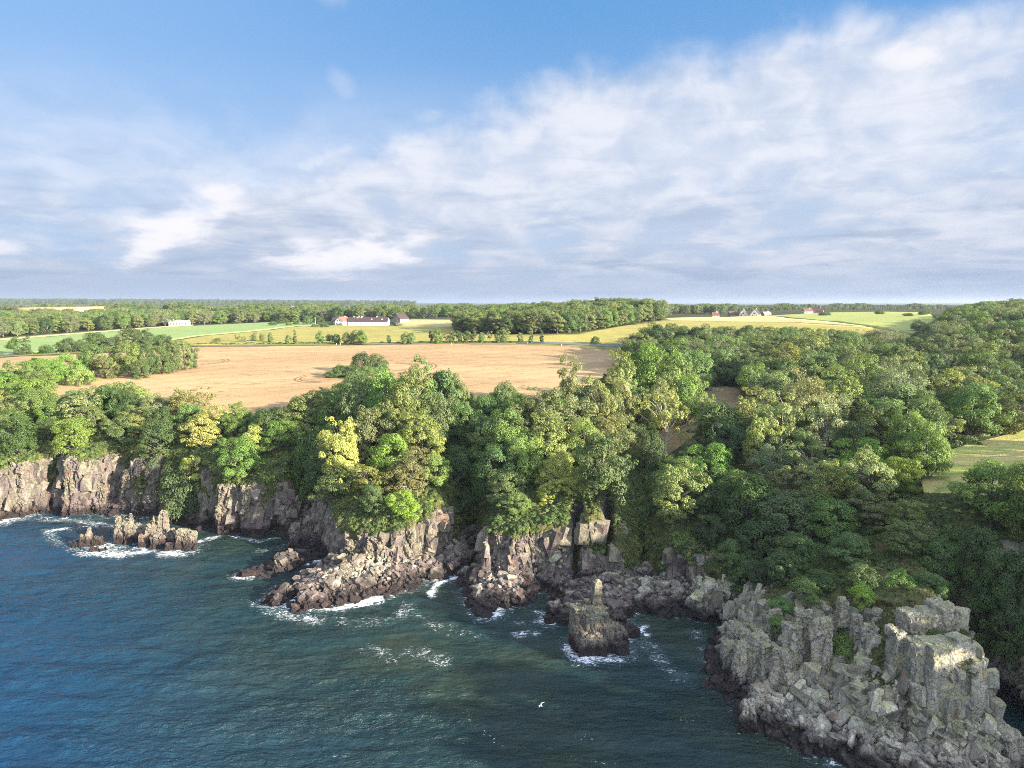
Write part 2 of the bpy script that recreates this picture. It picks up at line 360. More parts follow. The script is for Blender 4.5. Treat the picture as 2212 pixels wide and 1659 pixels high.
# ---- rock
def rock_material(name, tint, lichen, veg_amt=1.0):
    m, N = mat(name, 0.92, 0.15); pos, nor = geo(N)
    n1 = N.noise(pos, 0.16, 5, 0.6); n2 = N.noise(N.mapping(pos, scale=(1, 1, .35)), 0.9, 6, 0.65, 0.3); n3 = N.noise(pos, 4.0, 4, 0.7)
    a = N.mix(N.rng(n1, .38, .62), tint[0], tint[1])
    a = N.mix(N.rng(n2, .42, .72), a, tint[2])
    a = N.mix(N.rng(n2, .46, .24), a, tint[3])
    a = N.mix(N.m('MULTIPLY', N.rng(n3, .45, .75), .35), a, (0.42, 0.40, 0.36, 1))
    a = N.mix(N.m('MULTIPLY', N.rng(n3, .48, .30), .5), a, (0.07, 0.06, 0.06, 1))
    sp = N.new('ShaderNodeSeparateXYZ'); N.link(nor, sp.inputs[0])
    zp = N.new('ShaderNodeSeparateXYZ'); N.link(pos, zp.inputs[0])
    # lichen on weathered upper surfaces
    n4 = N.noise(pos, 0.7, 5, 0.65)
    li = N.m('MULTIPLY', N.rng(N.m('ADD', n4, N.m('MULTIPLY', sp.outputs[2], .16)), .50, .68), N.rng(zp.outputs[2], 2.0, 6.0, 0, lichen))
    a = N.mix(li, a, (0.30, 0.29, 0.15, 1))
    # pale guano specks and quartz
    n5 = N.noise(pos, 2.3, 3, 0.8)
    a = N.mix(N.m('MULTIPLY', N.rng(n5, .68, .75), .5), a, (0.6, 0.58, 0.52, 1))
    tn = N.new('ShaderNodeAttribute', attribute_name='tone').outputs['Fac']
    a = N.mix(1.0, a, N.mix(N.rng(tn, -.6, .6, 0, 1, False), (.52, .50, .50, 1), (1.5, 1.48, 1.42, 1)), 'MULTIPLY')
    # fractures
    vo = N.new('ShaderNodeTexVoronoi', feature='DISTANCE_TO_EDGE'); N.link(N.vm('ADD', N.mapping(pos, scale=(1, 1, .45)), N.vm('SCALE', pos)), vo.inputs['Vector'])
    vo.inputs['Scale'].default_value = 0.8
    crk = N.rng(vo.outputs['Distance'], 0.0, 0.05)
    # tide band: dark algae and barnacle line up to about 2 m, reddish above it
    zz = N.m('ADD', zp.outputs[2], N.m('MULTIPLY', N.m('SUBTRACT', n2, .5), 3.0))
    a = N.mix(N.rng(zz, 1.9, 3.6, .5, 0), a, (0.085, 0.06, 0.055, 1))
    a = N.mix(N.rng(zz, 1.2, 2.8, .93, 0), a, (0.030, 0.024, 0.025, 1))
    rust = N.noise(pos, .33, 4, .6, .5)
    a = N.mix(N.m('MULTIPLY', N.rng(rust, .60, .70), .55), a, (0.22, 0.115, 0.075, 1))
    # vegetation and turf
    vg = N.new('ShaderNodeAttribute', attribute_name='veg')
    gcol = N.mix(N.rng(N.noise(pos, 0.5, 5, .7), .35, .65), (0.045, 0.065, 0.018, 1), (0.13, 0.115, 0.045, 1))
    gcol = N.mix(N.rng(N.noise(pos, 2.5, 3, .7), .5, .75), gcol, (0.20, 0.16, 0.08, 1))
    vv = N.rng(N.m('ADD', vg.outputs['Fac'], N.m('MULTIPLY', N.m('SUBTRACT', n4, .5), .8)), .42, .6)
    vv = N.m('MULTIPLY', vv, veg_amt)
    a = N.mix(vv, a, gcol)
    st = N.noise(N.mapping(pos, scale=(1.6, 1.6, .12)), .55, 5, .6)
    a = N.mix(N.m('MULTIPLY', N.m('MULTIPLY', N.rng(st, .52, .70), N.m('SUBTRACT', 1.0, vv)), N.rng(sp.outputs[2], .6, .2, 0, .55)), a, (0.055, 0.048, 0.045, 1))
    N.link(a, N.b.inputs[0])
    hgt = N.m('ADD', N.m('MULTIPLY', n2, 1.0), N.m('ADD', N.m('MULTIPLY', n3, .35), N.m('MULTIPLY', crk, .35)))
    N.link(N.bump(hgt, 0.8, 0.28), N.b.inputs['Normal'])
    return m
M_CLIFF = rock_material('cliff granite', [(0.120, 0.088, 0.098, 1), (0.135, 0.125, 0.098, 1), (0.225, 0.19, 0.175, 1), (0.048, 0.036, 0.042, 1)], .45)
M_NEAR = rock_material('shore granite', [(0.27, 0.27, 0.215, 1), (0.36, 0.33, 0.27, 1), (0.54, 0.49, 0.40, 1), (0.09, 0.082, 0.075, 1)], .7)
M_STACK = rock_material('sea stack granite', [(0.14, 0.115, 0.105, 1), (0.18, 0.165, 0.13, 1), (0.24, 0.21, 0.17, 1), (0.055, 0.042, 0.042, 1)], .6)

# ------------------------------------------------------------------ coast
def remeshed(v, f, vox):
    me = mesh_np('tmp', v, f); ob = bpy.data.objects.new('tmp', me); COL.objects.link(ob)
    md = ob.modifiers.new('r', 'REMESH'); md.mode = 'VOXEL'; md.voxel_size = vox; md.adaptivity = 0
    dg = bpy.context.evaluated_depsgraph_get(); dg.update()
    r = bpy.data.meshes.new_from_object(ob.evaluated_get(dg)); bpy.data.objects.remove(ob); bpy.data.meshes.remove(me)
    return r
def keepfaces(me, mask_v):
    v = verts_np(me); f = faces_np(me); k = mask_v[f].all(1); f = f[k]
    u = np.zeros(len(v), bool); u[f.ravel()] = True; idx = np.cumsum(u) - 1
    return v[u], idx[f], u
ROTJ = Matrix.Rotation(R(24), 3, 'Y') @ Matrix.Rotation(R(-30), 3, 'Z')
ROTN = Matrix.Rotation(R(28), 3, 'X') @ Matrix.Rotation(R(-35), 3, 'Z')
def rock_relief(p, n, amt, near=False):
    up = np.clip(n[:, 2], 0, 1)
    if near:
        d = facets(p, 3.6, (0.8, 1.0, 2.2), 1.25, 31, .55, .8, ROTN) + facets(p, 1.5, (0.8, 1.3, 1.5), .62, 37, .7, .9, ROTN)
        d = d + facets(p, .62, (1, 1, 1), .24, 41, .6, .9)
    else:
        d = facets(p, 6.5, (0.8, 0.8, 2.8), 1.9, 11, .5, .9) + facets(p, 2.4, (0.6, 0.7, 2.2), .75, 17, .6, .9, ROTJ)
        d = d + facets(p, 1.0, (.8, .8, 1.5), .30, 21, .7, .9)
    d = d + 0.5 * fbm(p, 7.0, 3, 5)
    return d * amt
def build_coast(name, x0, x1, y0, y1, step, vox, matl, near):
    xs = np.arange(x0, x1, step); ys = np.arange(y0, y1, step)
    X, Y = np.meshgrid(xs, ys)
    h, dw, dc = shape(X, Y, True)
    gd = np.full(X.shape, 99.)
    for line, fl, hw, sl in GULLY: gd = np.minimum(gd, pdist(line, X, Y)[0])
    if near: keep = (h > -2.6) & (dc < 40)
    else: keep = (h > -2.6) & ((dc < 17) | (gd < 13)) & ~((X > 34) & (Y < 117 + (X-34)*.15))
    if not near: keep &= ~((X > 50) & (Y < 122))
    top = np.where(keep, h, -3.0) + 0.02
    ny, nx = X.shape; n = nx * ny
    vt = np.stack([X, Y, top], -1).reshape(-1, 3); vb = np.stack([X, Y, np.full_like(X, -3.3)], -1).reshape(-1, 3)
    I = np.arange(n).reshape(ny, nx)
    q = np.stack([I[:-1, :-1], I[:-1, 1:], I[1:, 1:], I[1:, :-1]], -1).reshape(-1, 4)
    fs = [q, q[:, ::-1] + n]
    for e, fl in ((I[0], 0), (I[-1], 1), (I[:, 0], 1), (I[:, -1], 0)):
        s = np.stack([e[:-1], e[:-1] + n, e[1:] + n, e[1:]], -1)
        fs.append(s if not fl else s[:, ::-1])
    me = remeshed(np.concatenate([vt, vb]), np.concatenate(fs), vox)
    v = verts_np(me); nn = norms_np(me)
    fix = v[:, 2] > -2.4
    v, f, u = keepfaces(me, fix); nn = nn[u]; bpy.data.meshes.remove(me)
    _, dw, dc = shape(v[:, 0], v[:, 1], True)
    nz = nn[:, 2]
    up = upland(v[:, 0], v[:, 1])
    inland = sst(dc, 1.5, 9) * sst(nz, .35, .75)
    amt = 1 - .8 * inland
    flat = sst(nz, .6, .95) * (dc < 0)
    d = rock_relief(v, nn, amt, near)
    hz = v[:, 2]
    # vegetation: turf above the brink, ivy in patches on the faces
    big = fbm(v, 9.0, 3, 71)
    veg = sst(dc, -2.4, .6) * sst(nz, .02, .4)
    iv = sst(big + 0.35 * nz - 0.02, .02, .25) * sst(hz, 3.5, 8)
    if near:
        veg = veg * sst(dc, -1.2, 1) * sst(big, -.45, .1) + 0.85 * sst(big + .16, .05, .25) * sst(hz, 4.5, 7) * sst(nz, .1, .45)
        veg = np.maximum(veg, sst(dc, 7, 12))
    else:
        left = np.exp(-((v[:, 0] + 106) / 13.) ** 2); bay = sst(v[:, 0], 37, 41) * sst(hz, 2.5, 4)
        veg = np.maximum(veg, np.clip(iv * (.62 + .5 * left), 0, 1))
        veg = np.maximum(veg, bay); veg = np.maximum(veg, left * sst(hz, 3, 6) * sst(fbm(v, 5.0, 3, 77), -.25, .1))
        for line, fl, hw, sl in GULLY[:2]:
            gdv, t = pdist(line, v[:, 0], v[:, 1])
            veg = np.maximum(veg, sst(gdv, 7.0, 3.2) * sst(hz, 2.2, 3.6))
    veg = np.clip(veg, 0, 1)
    d = d * (1 - .6 * veg)
    if not near:
        for line, fl, hw, sl in GULLY[2:4]:
            gdv, t = pdist(line, v[:, 0], v[:, 1]); d = np.where(gdv < hw + .9, np.minimum(d, 0) * .4, d)
    p2 = v + nn * d[:, None]
    p2[:, 2] += np.where(inland > .5, 0, 0)
    me = mesh_np(name, p2, f, [matl])
    attr(me, 'veg', veg)
    o = link(name, me); tag(o, kind='structure')
    return p2, nn, veg, dc
cp = build_coast('cliff', -176, 92, 110, 222, 0.45, 0.30, M_CLIFF, False)
npm = build_coast('rock_promontory', 28, 110, 62, 128, 0.35, 0.17, M_NEAR, True)

# ------------------------------------------------------------------ open land behind the cliffs
def land_mesh():
    ys = [112.]
    while ys[-1] < 9500: ys.append(ys[-1] + max(2.2, ys[-1] * 0.011))
    ys = np.array(ys); us = np.linspace(-1.15, 1.15, 420)
    Yg, U = np.meshgrid(ys, us, indexing='ij'); Xg = U * (Yg + 60)
    h = upland(Xg, Yg)
    dc = sdf(CL, Xg.clip(-390, 390), Yg.clip(-50, 310))
    gd = np.full(Xg.shape, 99.)
    for line, fl, hw, sl in GULLY: gd = np.minimum(gd, pdist(line, Xg, Yg)[0])
    keep = (((dc > 12) & (gd > 9)) | (Yg > 300))
    keep |= (Xg < -176) & (dc > 2)
    keep |= (Xg > 108) & (dc > 1)
    z = h - np.where(dc < 22, .35, 0.12)
    n = Yg.size; I = np.arange(n).reshape(Yg.shape)
    q = np.stack([I[:-1, :-1], I[:-1, 1:], I[1:, 1:], I[1:, :-1]], -1).reshape(-1, 4)
    q = q[keep.ravel()[q].all(1)]
    return np.stack([Xg, Yg, z], -1).reshape(-1, 3), q
m_land, N = mat('woodland floor and rough grass', 1.0, 0.1); pos, nor = geo(N)
n1 = N.noise(pos, 0.03, 5, .6); n2 = N.noise(pos, 0.6, 4, .7)
c = N.mix(N.rng(n1, .4, .6), (0.035, 0.05, 0.018, 1), (0.07, 0.075, 0.03, 1))
c = N.mix(N.rng(n2, .45, .75), c, (0.09, 0.075, 0.045, 1)); N.link(c, N.b.inputs[0])
N.link(N.bump(n2, .6, .4), N.b.inputs['Normal'])
v, q = land_mesh()
tag(link('ground', mesh_np('ground', v, q, [m_land], smooth=True)), kind='structure')
# the wooded headland outside the picture on the right: its own coast, same ground
xs = np.arange(76, 330, 2.0); ys = np.arange(-60, 118, 2.0); X, Y = np.meshgrid(xs, ys)
hh = shape(X, Y); keep = (X > 104) | (Y < 66)
I = np.arange(X.size).reshape(X.shape); q = np.stack([I[:-1, :-1], I[:-1, 1:], I[1:, 1:], I[1:, :-1]], -1).reshape(-1, 4)
q = q[keep.ravel()[q].all(1)]
tag(link('hill', mesh_np('hill', np.stack([X, Y, hh - .1], -1).reshape(-1, 3), q, [m_land], smooth=True)), kind='structure')

# ---- fields
def crop(name, c1, c2, c3, scale=.05, row=0.0, rowdir=0.3, gsc=1.2, bmp=.5):
    m, N = mat(name, .95, .1); pos, _ = geo(N)
    a = N.noise(N.mapping(pos, rot=(0, 0, rowdir), scale=(.35, 1.4, 1)), scale, 5, .6, .6); b = N.noise(pos, gsc, 4, .75)
    c = N.mix(N.rng(a, .36, .64), c1 + (1,), c2 + (1,))
    lay = N.noise(N.mapping(pos, rot=(0, 0, .5), scale=(.5, 1.6, 1)), .16, 6, .7, 1.5)
    c = N.mix(N.m('MULTIPLY', N.rng(lay, .53, .64), .8), c, c3 + (1,))
    c = N.mix(N.m('MULTIPLY', N.rng(b, .5, .8), .3), c, c3 + (1,))
    if row:
        wv = N.new('ShaderNodeTexWave', wave_type='BANDS', bands_direction='X'); N.link(N.mapping(pos, rot=(0, 0, rowdir)), wv.inputs['Vector'])
        wv.inputs['Scale'].default_value = row; wv.inputs['Distortion'].default_value = 1.5; wv.inputs['Detail'].default_value = 2; wv.inputs['Detail Scale'].default_value = .1
        c = N.mix(N.m('MULTIPLY', wv.outputs['Fac'], .16), c, c3 + (1,))
    N.link(c, N.b.inputs[0]); N.link(N.bump(b, bmp, .5), N.b.inputs['Normal'])
    return m
M_WHEAT = crop('ripe wheat', (0.52, 0.365, 0.185), (0.42, 0.275, 0.14), (0.25, 0.155, 0.075), .02, .022, .9)
M_YEL = crop('ripening barley', (0.41, 0.34, 0.10), (0.34, 0.30, 0.09), (0.22, 0.21, 0.065), .03, .02, -.3)
M_GRN = crop('young green crop', (0.25, 0.34, 0.12), (0.30, 0.36, 0.13), (0.19, 0.28, 0.10), .02, .03, -.9)
M_PALE = crop('pale stubble', (0.52, 0.43, 0.20), (0.46, 0.37, 0.17), (0.34, 0.28, 0.13), .02)
M_OLIVE = crop('yellow green pasture', (0.40, 0.39, 0.12), (0.31, 0.35, 0.11), (0.22, 0.26, 0.08), .02)
M_TURF = crop('rough verge', (0.17, 0.20, 0.055), (0.25, 0.24, 0.08), (0.09, 0.11, 0.03), .2, gsc=2)
M_MEAD = crop('dry meadow grass', (0.36, 0.42, 0.10), (0.58, 0.46, 0.19), (0.20, 0.25, 0.06), .09, gsc=2.2, bmp=.9)
M_DIRT = crop('trodden ground', (0.24, 0.16, 0.09), (0.27, 0.20, 0.10), (0.12, 0.12, 0.05), .3, gsc=1.5)
def densify(pts, step):
    o = []
    for i in range(len(pts)):
        a, b = np.array(pts[i]), np.array(pts[(i + 1) % len(pts)]); n = max(1, int(np.linalg.norm(b - a) / step))
        for k in range(n): o.append(tuple(a + (b - a) * k / n))
    return o
def sheet(name, px, material, up, step=8.0, world=False, skirt=True, jit=0.0):
    pts = px if world else [P(*p) for p in px]
    pts = densify(pts, step)
    if jit: pts = [(x + random.uniform(-jit, jit), y + random.uniform(-jit, jit)) for x, y in pts]
    a = np.array(pts); g = max(step, (np.ptp(a[:, 0]) + np.ptp(a[:, 1])) / 160)
    gx, gy = np.meshgrid(np.arange(a[:, 0].min(), a[:, 0].max(), g), np.arange(a[:, 1].min(), a[:, 1].max(), g))
    m = sdf(pts, gx, gy) > g * .4
    allp = pts + list(zip(gx[m], gy[m])); n = len(pts)
    r = geometry.delaunay_2d_cdt([Vector(p) for p in allp], [(i, (i + 1) % n) for i in range(n)], [], 1, 1e-4)
    xy = np.array([tuple(p) for p in r[0]]); f = np.array([t for t in r[2] if len(t) == 3])
    z = upland(xy[:, 0], xy[:, 1]) + up * np.clip(xy[:, 1] / 400, 1, 3)
    v = np.column_stack([xy, z])
    # crop edge
    c = v[f]; nz = np.cross(c[:, 1] - c[:, 0], c[:, 2] - c[:, 0])[:, 2]; f[nz < 0] = f[nz < 0][:, ::-1]
    if skirt:
        e = {}
        for t in f:
            for i in range(3): e[(t[i], t[(i + 1) % 3])] = 1
        be = [(p_, q_) for (p_, q_) in e if (q_, p_) not in e]
        k = len(v); low = v.copy(); low[:, 2] -= up * 3; v = np.concatenate([v, low])
        f = np.concatenate([f, np.array([(q_, p_, p_ + k) for p_, q_ in be] + [(q_, p_ + k, q_ + k) for p_, q_ in be])])
    o = link(name, mesh_np(name, v, f, [material], smooth=True)); tag(o, kind='structure')
    return o
sheet('wheat_field', [(-250, 800), (0, 773), (230, 763), (330, 756), (420, 750), (700, 747), (900, 743.5), (1130, 744), (1250, 750), (1335, 757), (1345, 775), (1300, 830), (1200, 870), (1000, 900), (700, 905), (500, 905), (240, 890), (-250, 890)], M_WHEAT, .5)
sheet('barley_field', [(345, 741), (430, 727), (560, 716), (640, 706), (720, 704), (860, 706), (985, 707), (1000, 722), (1150, 724), (1230, 722), (1330, 706), (1430, 693), (1700, 698), (1870, 707), (1960, 722), (1990, 735), (1700, 740), (1400, 746), (1300, 744), (1180, 741), (900, 741), (600, 744), (420, 746)], M_YEL, .45)
sheet('green_field', [(-250, 757), (0, 736), (160, 723), (350, 708), (600, 695.5), (700, 700), (715, 703), (640, 705.5), (555, 715), (430, 726), (340, 741), (200, 752), (0, 768), (-250, 790)], M_GRN, .4)
sheet('stubble_strip', [(-250, 752), (0, 731), (180, 718), (350, 706), (420, 702.5), (350, 707.6), (160, 722.5), (0, 735.5), (-250, 756.5)], M_PALE, .35)
sheet('stubble_field', [(850, 695), (880, 691), (985, 692), (1000, 705), (985, 706.5), (860, 705.5)], M_PALE, .4)
sheet('pale_field', [(1425, 689), (1500, 686), (1600, 683.5), (1640, 683), (1700, 689), (1780, 695), (1870, 706), (1700, 697.5), (1430, 692.5)], M_PALE, .4)
sheet('pasture', [(1650, 683.4), (1700, 680.5), (1790, 676), (1900, 674.5), (1990, 676), (2020, 690), (1990, 716), (1965, 721), (1872, 706.5), (1785, 695), (1702, 688)], M_OLIVE, .4)
for pl, mm in (([(0, 673.5), (110, 671.5), (275, 668), (290, 670), (200, 675), (40, 677)], M_WHEAT), ([(600, 671), (700, 670), (702, 672), (610, 673)], M_WHEAT), ([(595, 675), (830, 673), (840, 676), (600, 678)], M_WHEAT),
               ([(-80, 668), (60, 667), (150, 666), (60, 669)], M_PALE)):
    sheet('distant_field', pl, mm, 3.0, step=30)
sheet('clearing', [(1372, 968), (1380, 940), (1420, 905), (1500, 880), (1508, 850), (1530, 835), (1590, 838), (1640, 868), (1620, 905), (1520, 925), (1490, 950), (1440, 985)], M_DIRT, .12, step=3, skirt=False)
sheet('meadow', [(2000, 1095), (1990, 1040), (2020, 985), (2100, 958), (2212, 930), (2500, 880), (2600, 960), (2400, 1060), (2212, 1120), (2080, 1110)], M_MEAD, .15, step=3, skirt=False)
sheet('meadow_bank', [(840, 716), (880, 712), (930, 716), (900, 720)], M_OLIVE, .5, skirt=False)
m_road, N = mat('road asphalt', .9, .3); pos, _ = geo(N); N.link(N.mix(N.noise(pos, .5, 4), (0.10, 0.10, 0.10, 1), (0.2, 0.19, 0.18, 1)), N.b.inputs[0])
def ribbon(name, pts, width, material, up, world=False):
    pts = pts if world else [P(*p) for p in pts]
    d = []
    for i in range(len(pts) - 1):
        a, b = np.array(pts[i]), np.array(pts[i + 1]); n = max(1, int(np.linalg.norm(b - a) / 3))
        d += [tuple(a + (b - a) * k / n) for k in range(n)]
    d.append(pts[-1]); a = np.array(d); t = np.gradient(a, axis=0); t /= np.linalg.norm(t, axis=1)[:, None]
    nrm = np.column_stack([-t[:, 1], t[:, 0]]) * width / 2
    L, Rr = a + nrm, a - nrm; n = len(a)
    v = np.concatenate([np.column_stack([L, upland(*L.T) + up]), np.column_stack([Rr, upland(*Rr.T) + up])])
    f = np.array([(i, i + n, i + n + 1, i + 1) for i in range(n - 1)])
    c = v[f]; nz = np.cross(c[:, 1] - c[:, 0], c[:, 2] - c[:, 0])[:, 2]; f[nz < 0] = f[nz < 0][:, ::-1]
    return tag(link(name, mesh_np(name, v, f, [material])), kind='structure')
ribbon('verge', [(-250, 796), (0, 771.5), (230, 761), (340, 752.5), (420, 748.3), (700, 745), (900, 742.2), (1130, 742.3), (1250, 747), (1345, 753)], 11, M_TURF, .62)
ribbon('road', [(1120, 742.7), (1180, 743.2), (1250, 745.6), (1330, 748), (1400, 750)], 6, m_road, .85)
ribbon('road', [(-250, 797), (0, 769.5), (60, 767)], 5, m_road, .85)
def track(cx, cy, rad, a0, a1, gap=2.2):
    for r_ in (rad, rad + gap):
        pts = [(cx + r_ * math.cos(t), cy + r_ * 1.2 * math.sin(t)) for t in np.linspace(a0, a1, 26)]
        ribbon('field_track', pts, .8, M_TRACK, .56, True)
M_TRACK = simple('flattened wheat', (0.26, 0.16, 0.08), 1, .3, 1)
for (px_, py_, rd, a0, a1) in ((838, 795, 13, -1.2, 1.5), (445, 783, 9, -1.3, 1.2), (700, 818, 10, 2.6, 4.9), (838, 795, 22, -1.0, 1.2)):
    c_ = P(px_, py_); track(c_[0], c_[1], rd, a0, a1)

# ------------------------------------------------------------------ sea
def axis(segs):
    o = []
    for a, b, s in segs: o += list(np.arange(a, b, s))
    o.append(segs[-1][1]); return np.array(o)
xs = axis([(-6000, -1000, 500), (-1000, -320, 60), (-320, -190, 6), (-190, 62, .55), (62, 90, 2.0)])
ys = axis([(-6000, -600, 500), (-600, -40, 60), (-40, 48, 6), (48, 205, .5), (205, 260, 10)])
X, Y = np.meshgrid(xs, ys); XY = np.column_stack([X.ravel(), Y.ravel(), np.zeros(X.size)])
fine = ((X > -188) & (X < 60) & (Y > 50) & (Y < 204)).ravel()
hs = np.full(X.size, -30.); hs[fine] = shape(X.ravel()[fine], Y.ravel()[fine])
dshore = np.where(fine, np.clip(-hs / 1.2, 0, 60), 60)
# sea stacks and skerries: (centre, radius) for foam
STK = [(15.5, 116.0, 5.6), (19.5, 123, 3.4), (-97, 167.5, 7.5), (-81.5, 163.0, 3.6), (-107, 166.0, 3.2), (-102.5, 161.5, 2.0), (8.5, 126.5, 3.2)]
for a, b, r_ in STK: dshore = np.minimum(dshore, np.clip(np.hypot(XY[:, 0] - a, XY[:, 1] - b) - r_, 0, 60))
FO = [((-46, 133), 8, 1.5), ((-36, 131), 6, 1.3), ((-28, 134.5), 5, .9), ((-60, 147), 4.5, 1.4), ((-4.5, 127), 6, 1.3), ((2.5, 132), 4, .8), ((12, 110.5), 3.2, 1.3), ((17.5, 110.0), 4, .95), ((-102, 163), 6, 1.0), ((-84, 161), 5, 1.1), ((-92, 164), 5, .75), ((-140, 187), 10, 1.3), ((-118, 187), 12, .8), ((-104, 184), 9, .8),
      ((-76, 170), 6, .7), ((-62, 171), 6, .7), ((36, 126), 6, .9), ((41, 124.5), 4, 1.0), ((10.5, 131), 3, .8), ((7.5, 125), 4, 1.0), ((44, 83), 5, .9), ((47, 81), 5, 1.0), ((40.5, 87), 3, .7), ((33, 111), 3, .7), ((32.5, 103), 3, .8), ((50, 79), 5, 1), ((-44, 150), 4, .8), ((-47, 144), 4, .9), ((-92, 177), 8, .7)]
ex = .48 + .40 * np.clip(fbm(XY, 7.0, 2, 33), -.8, 1)
for (a, b), r_, s in FO: ex = np.maximum(ex, s * np.exp(-((XY[:, 0] - a) ** 2 + (XY[:, 1] - b) ** 2) / (r_ * r_)))
foam = np.clip(ex * .85, 0, 1.08) * np.exp(-dshore / (.8 + 2.7 * np.clip(ex, 0, 1.4)))
def streak(pix, width, s):
    global foam
    ln = [W(a, b, 0) for a, b in pix]
    if len(ln) == 1: d = np.hypot(XY[:, 0] - ln[0][0], XY[:, 1] - ln[0][1])
    else: d, _ = pdist(ln, XY[:, 0], XY[:, 1])
    foam = np.maximum(foam, s * np.clip(1.25 - d / width, 0, 1))
streak([(1005, 1241), (975, 1250), (945, 1262), (930, 1280), (935, 1290)], 1.1, .95)
streak([(1395, 1352), (1385, 1362), (1400, 1372)], .8, .95)
streak([(690, 1212), (660, 1218)], 1.3, .9)
streak([(1120, 1370), (1155, 1366)], 1.8, .62); streak([(1160, 1325), (1190, 1332)], 1.2, .6); streak([(1235, 1415), (1225, 1398)], 1.5, .9)
streak([(1250, 1425), (1290, 1430), (1340, 1425)], 1.6, .62); streak([(130, 1175), (100, 1145), (180, 1140)], 2.2, .45)
streak([(105, 1147), (135, 1143)], 1.8, .8); streak([(500, 1158), (560, 1170), (600, 1163)], 1.0, .6); streak([(180, 1195), (260, 1200), (330, 1190)], 2.4, .75); streak([(380, 1188), (440, 1165), (470, 1160)], 1.6, .75)
streak([(160, 1170), (200, 1168)], 2.0, .7); streak([(1110, 1345), (1180, 1350)], 2, .35)
streak([(585, 1290), (610, 1308), (660, 1316), (740, 1310), (820, 1295)], 1.9, .95); streak([(1005, 1300), (1040, 1328), (1080, 1325)], 1.4, .85)
streak([(1800, 1600), (1870, 1625), (1960, 1665)], .5, .85); streak([(640, 1285), (760, 1300), (840, 1290)], 1.2, .9)
for pl, s in (([(860, 1300), (900, 1330), (980, 1365), (1060, 1375)], .25), ([(690, 1330), (760, 1345), (840, 1340)], .30), ([(800, 1400), (850, 1420), (900, 1405), (960, 1430)], .32), ([(560, 1300), (600, 1325), (680, 1340)], .5),
              ([(870, 1330), (880, 1310)], .4), ([(1400, 1395), (1440, 1440), (1480, 1470)], .36), ([(1500, 1370), (1540, 1385)], .4), ([(90, 1120), (170, 1125), (250, 1140)], .5), ([(560, 1190), (610, 1180)], .4)): streak(pl, 2.6, s)
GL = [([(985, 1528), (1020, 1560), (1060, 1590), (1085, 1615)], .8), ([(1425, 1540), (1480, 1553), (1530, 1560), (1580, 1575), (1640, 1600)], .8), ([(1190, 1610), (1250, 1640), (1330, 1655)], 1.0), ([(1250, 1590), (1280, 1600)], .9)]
foam_dots = np.zeros(X.size)  # dotted streaks of foam on the open water
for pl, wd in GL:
    d, _ = pdist([W(a, b, 0) for a, b in pl], XY[:, 0], XY[:, 1]); foam_dots = np.maximum(foam_dots, np.clip(1.2 - d / wd, 0, 1))
# waves
wp = XY.copy(); z = np.zeros(X.size)
warp = fbm(XY[fine], 22, 3, 3) * 3.0
for L, a, dr, ph in ((9.0, .14, 1.36, 0.), (5.6, .085, 1.52, 1.), (3.4, .055, 1.20, 2.), (2.2, .035, 1.75, 4.)):
    k = 2 * math.pi / L; t = k * (XY[fine, 0] * math.cos(dr) + XY[fine, 1] * math.sin(dr) + warp * (.5 + L / 12)) + ph
    z[fine] += a * (1 - np.abs(np.sin(t / 2))) * 1.6
z[fine] += .16 * fbm(XY[fine], 2.6, 3, 9) * 1.3
z -= .25; z[fine] += .12 * np.clip(foam[fine], 0, 1) * (1 + fbm(XY[fine], 1.2, 2, 12))
zf = np.clip(np.minimum((X - (-188)), 60 - X).ravel() / 6, 0, 1) * np.clip(np.minimum(Y - 50, 204 - Y).ravel() / 6, 0, 1)
z = z * np.where(fine, zf, 1)
I = np.arange(X.size).reshape(X.shape); q = np.stack([I[:-1, :-1], I[:-1, 1:], I[1:, 1:], I[1:, :-1]], -1).reshape(-1, 4)
m_sea, N = mat('sea water', .2, .5); pos, _ = geo(N)
N.b.inputs['IOR'].default_value = 1.33
fa = N.new('ShaderNodeAttribute', attribute_name='foam').outputs['Fac']; dp = N.new('ShaderNodeAttribute', attribute_name='shoal').outputs['Fac']
spk = N.new('ShaderNodeAttribute', attribute_name='foam_dots').outputs['Fac']
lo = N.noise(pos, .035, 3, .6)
deep = N.mix(N.rng(lo, .35, .65), (0.008, 0.048, 0.108, 1), (0.009, 0.058, 0.118, 1)); shoal = N.mix(N.rng(lo, .4, .65), (0.012, 0.033, 0.033, 1), (0.026, 0.043, 0.029, 1))  # blue tone carries the sky's reflection in the base colour; green towards the bay
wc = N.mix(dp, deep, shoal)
f1 = N.noise(N.mapping(pos, scale=(.7, 1.25, 1), rot=(0, 0, .15)), 1.1, 6, .68, 1.6); f2 = N.noise(pos, .38, 3, .5, .8)
vo = N.new('ShaderNodeTexVoronoi', feature='SMOOTH_F1'); N.link(N.vm('ADD', N.mapping(pos, scale=(.6, 1, 1)), N.vm('SCALE', pos)), vo.inputs['Vector']); vo.inputs['Scale'].default_value = .5
rid = N.m('ABSOLUTE', N.m('SUBTRACT', N.noise(N.mapping(pos, scale=(.8, 1.3, 1)), .75, 5, .65, .9), .5))
fm = N.m('ADD', fa, N.m('ADD', N.m('MULTIPLY', N.m('SUBTRACT', f1, .5), 2.6), N.m('ADD', N.m('MULTIPLY', N.m('SUBTRACT', f2, .5), .8), N.m('SUBTRACT', .22, N.m('MULTIPLY', rid, 3.6)))))
fm = N.m('MULTIPLY', N.rng(fm, .44, .92), N.rng(fa, .06, .22))
sp1 = N.noise(pos, 2.2, 3, .6); spm = N.m('MULTIPLY', N.rng(N.m('ADD', sp1, N.m('MULTIPLY', spk, .10)), .71, .78), N.rng(spk, .05, .3))
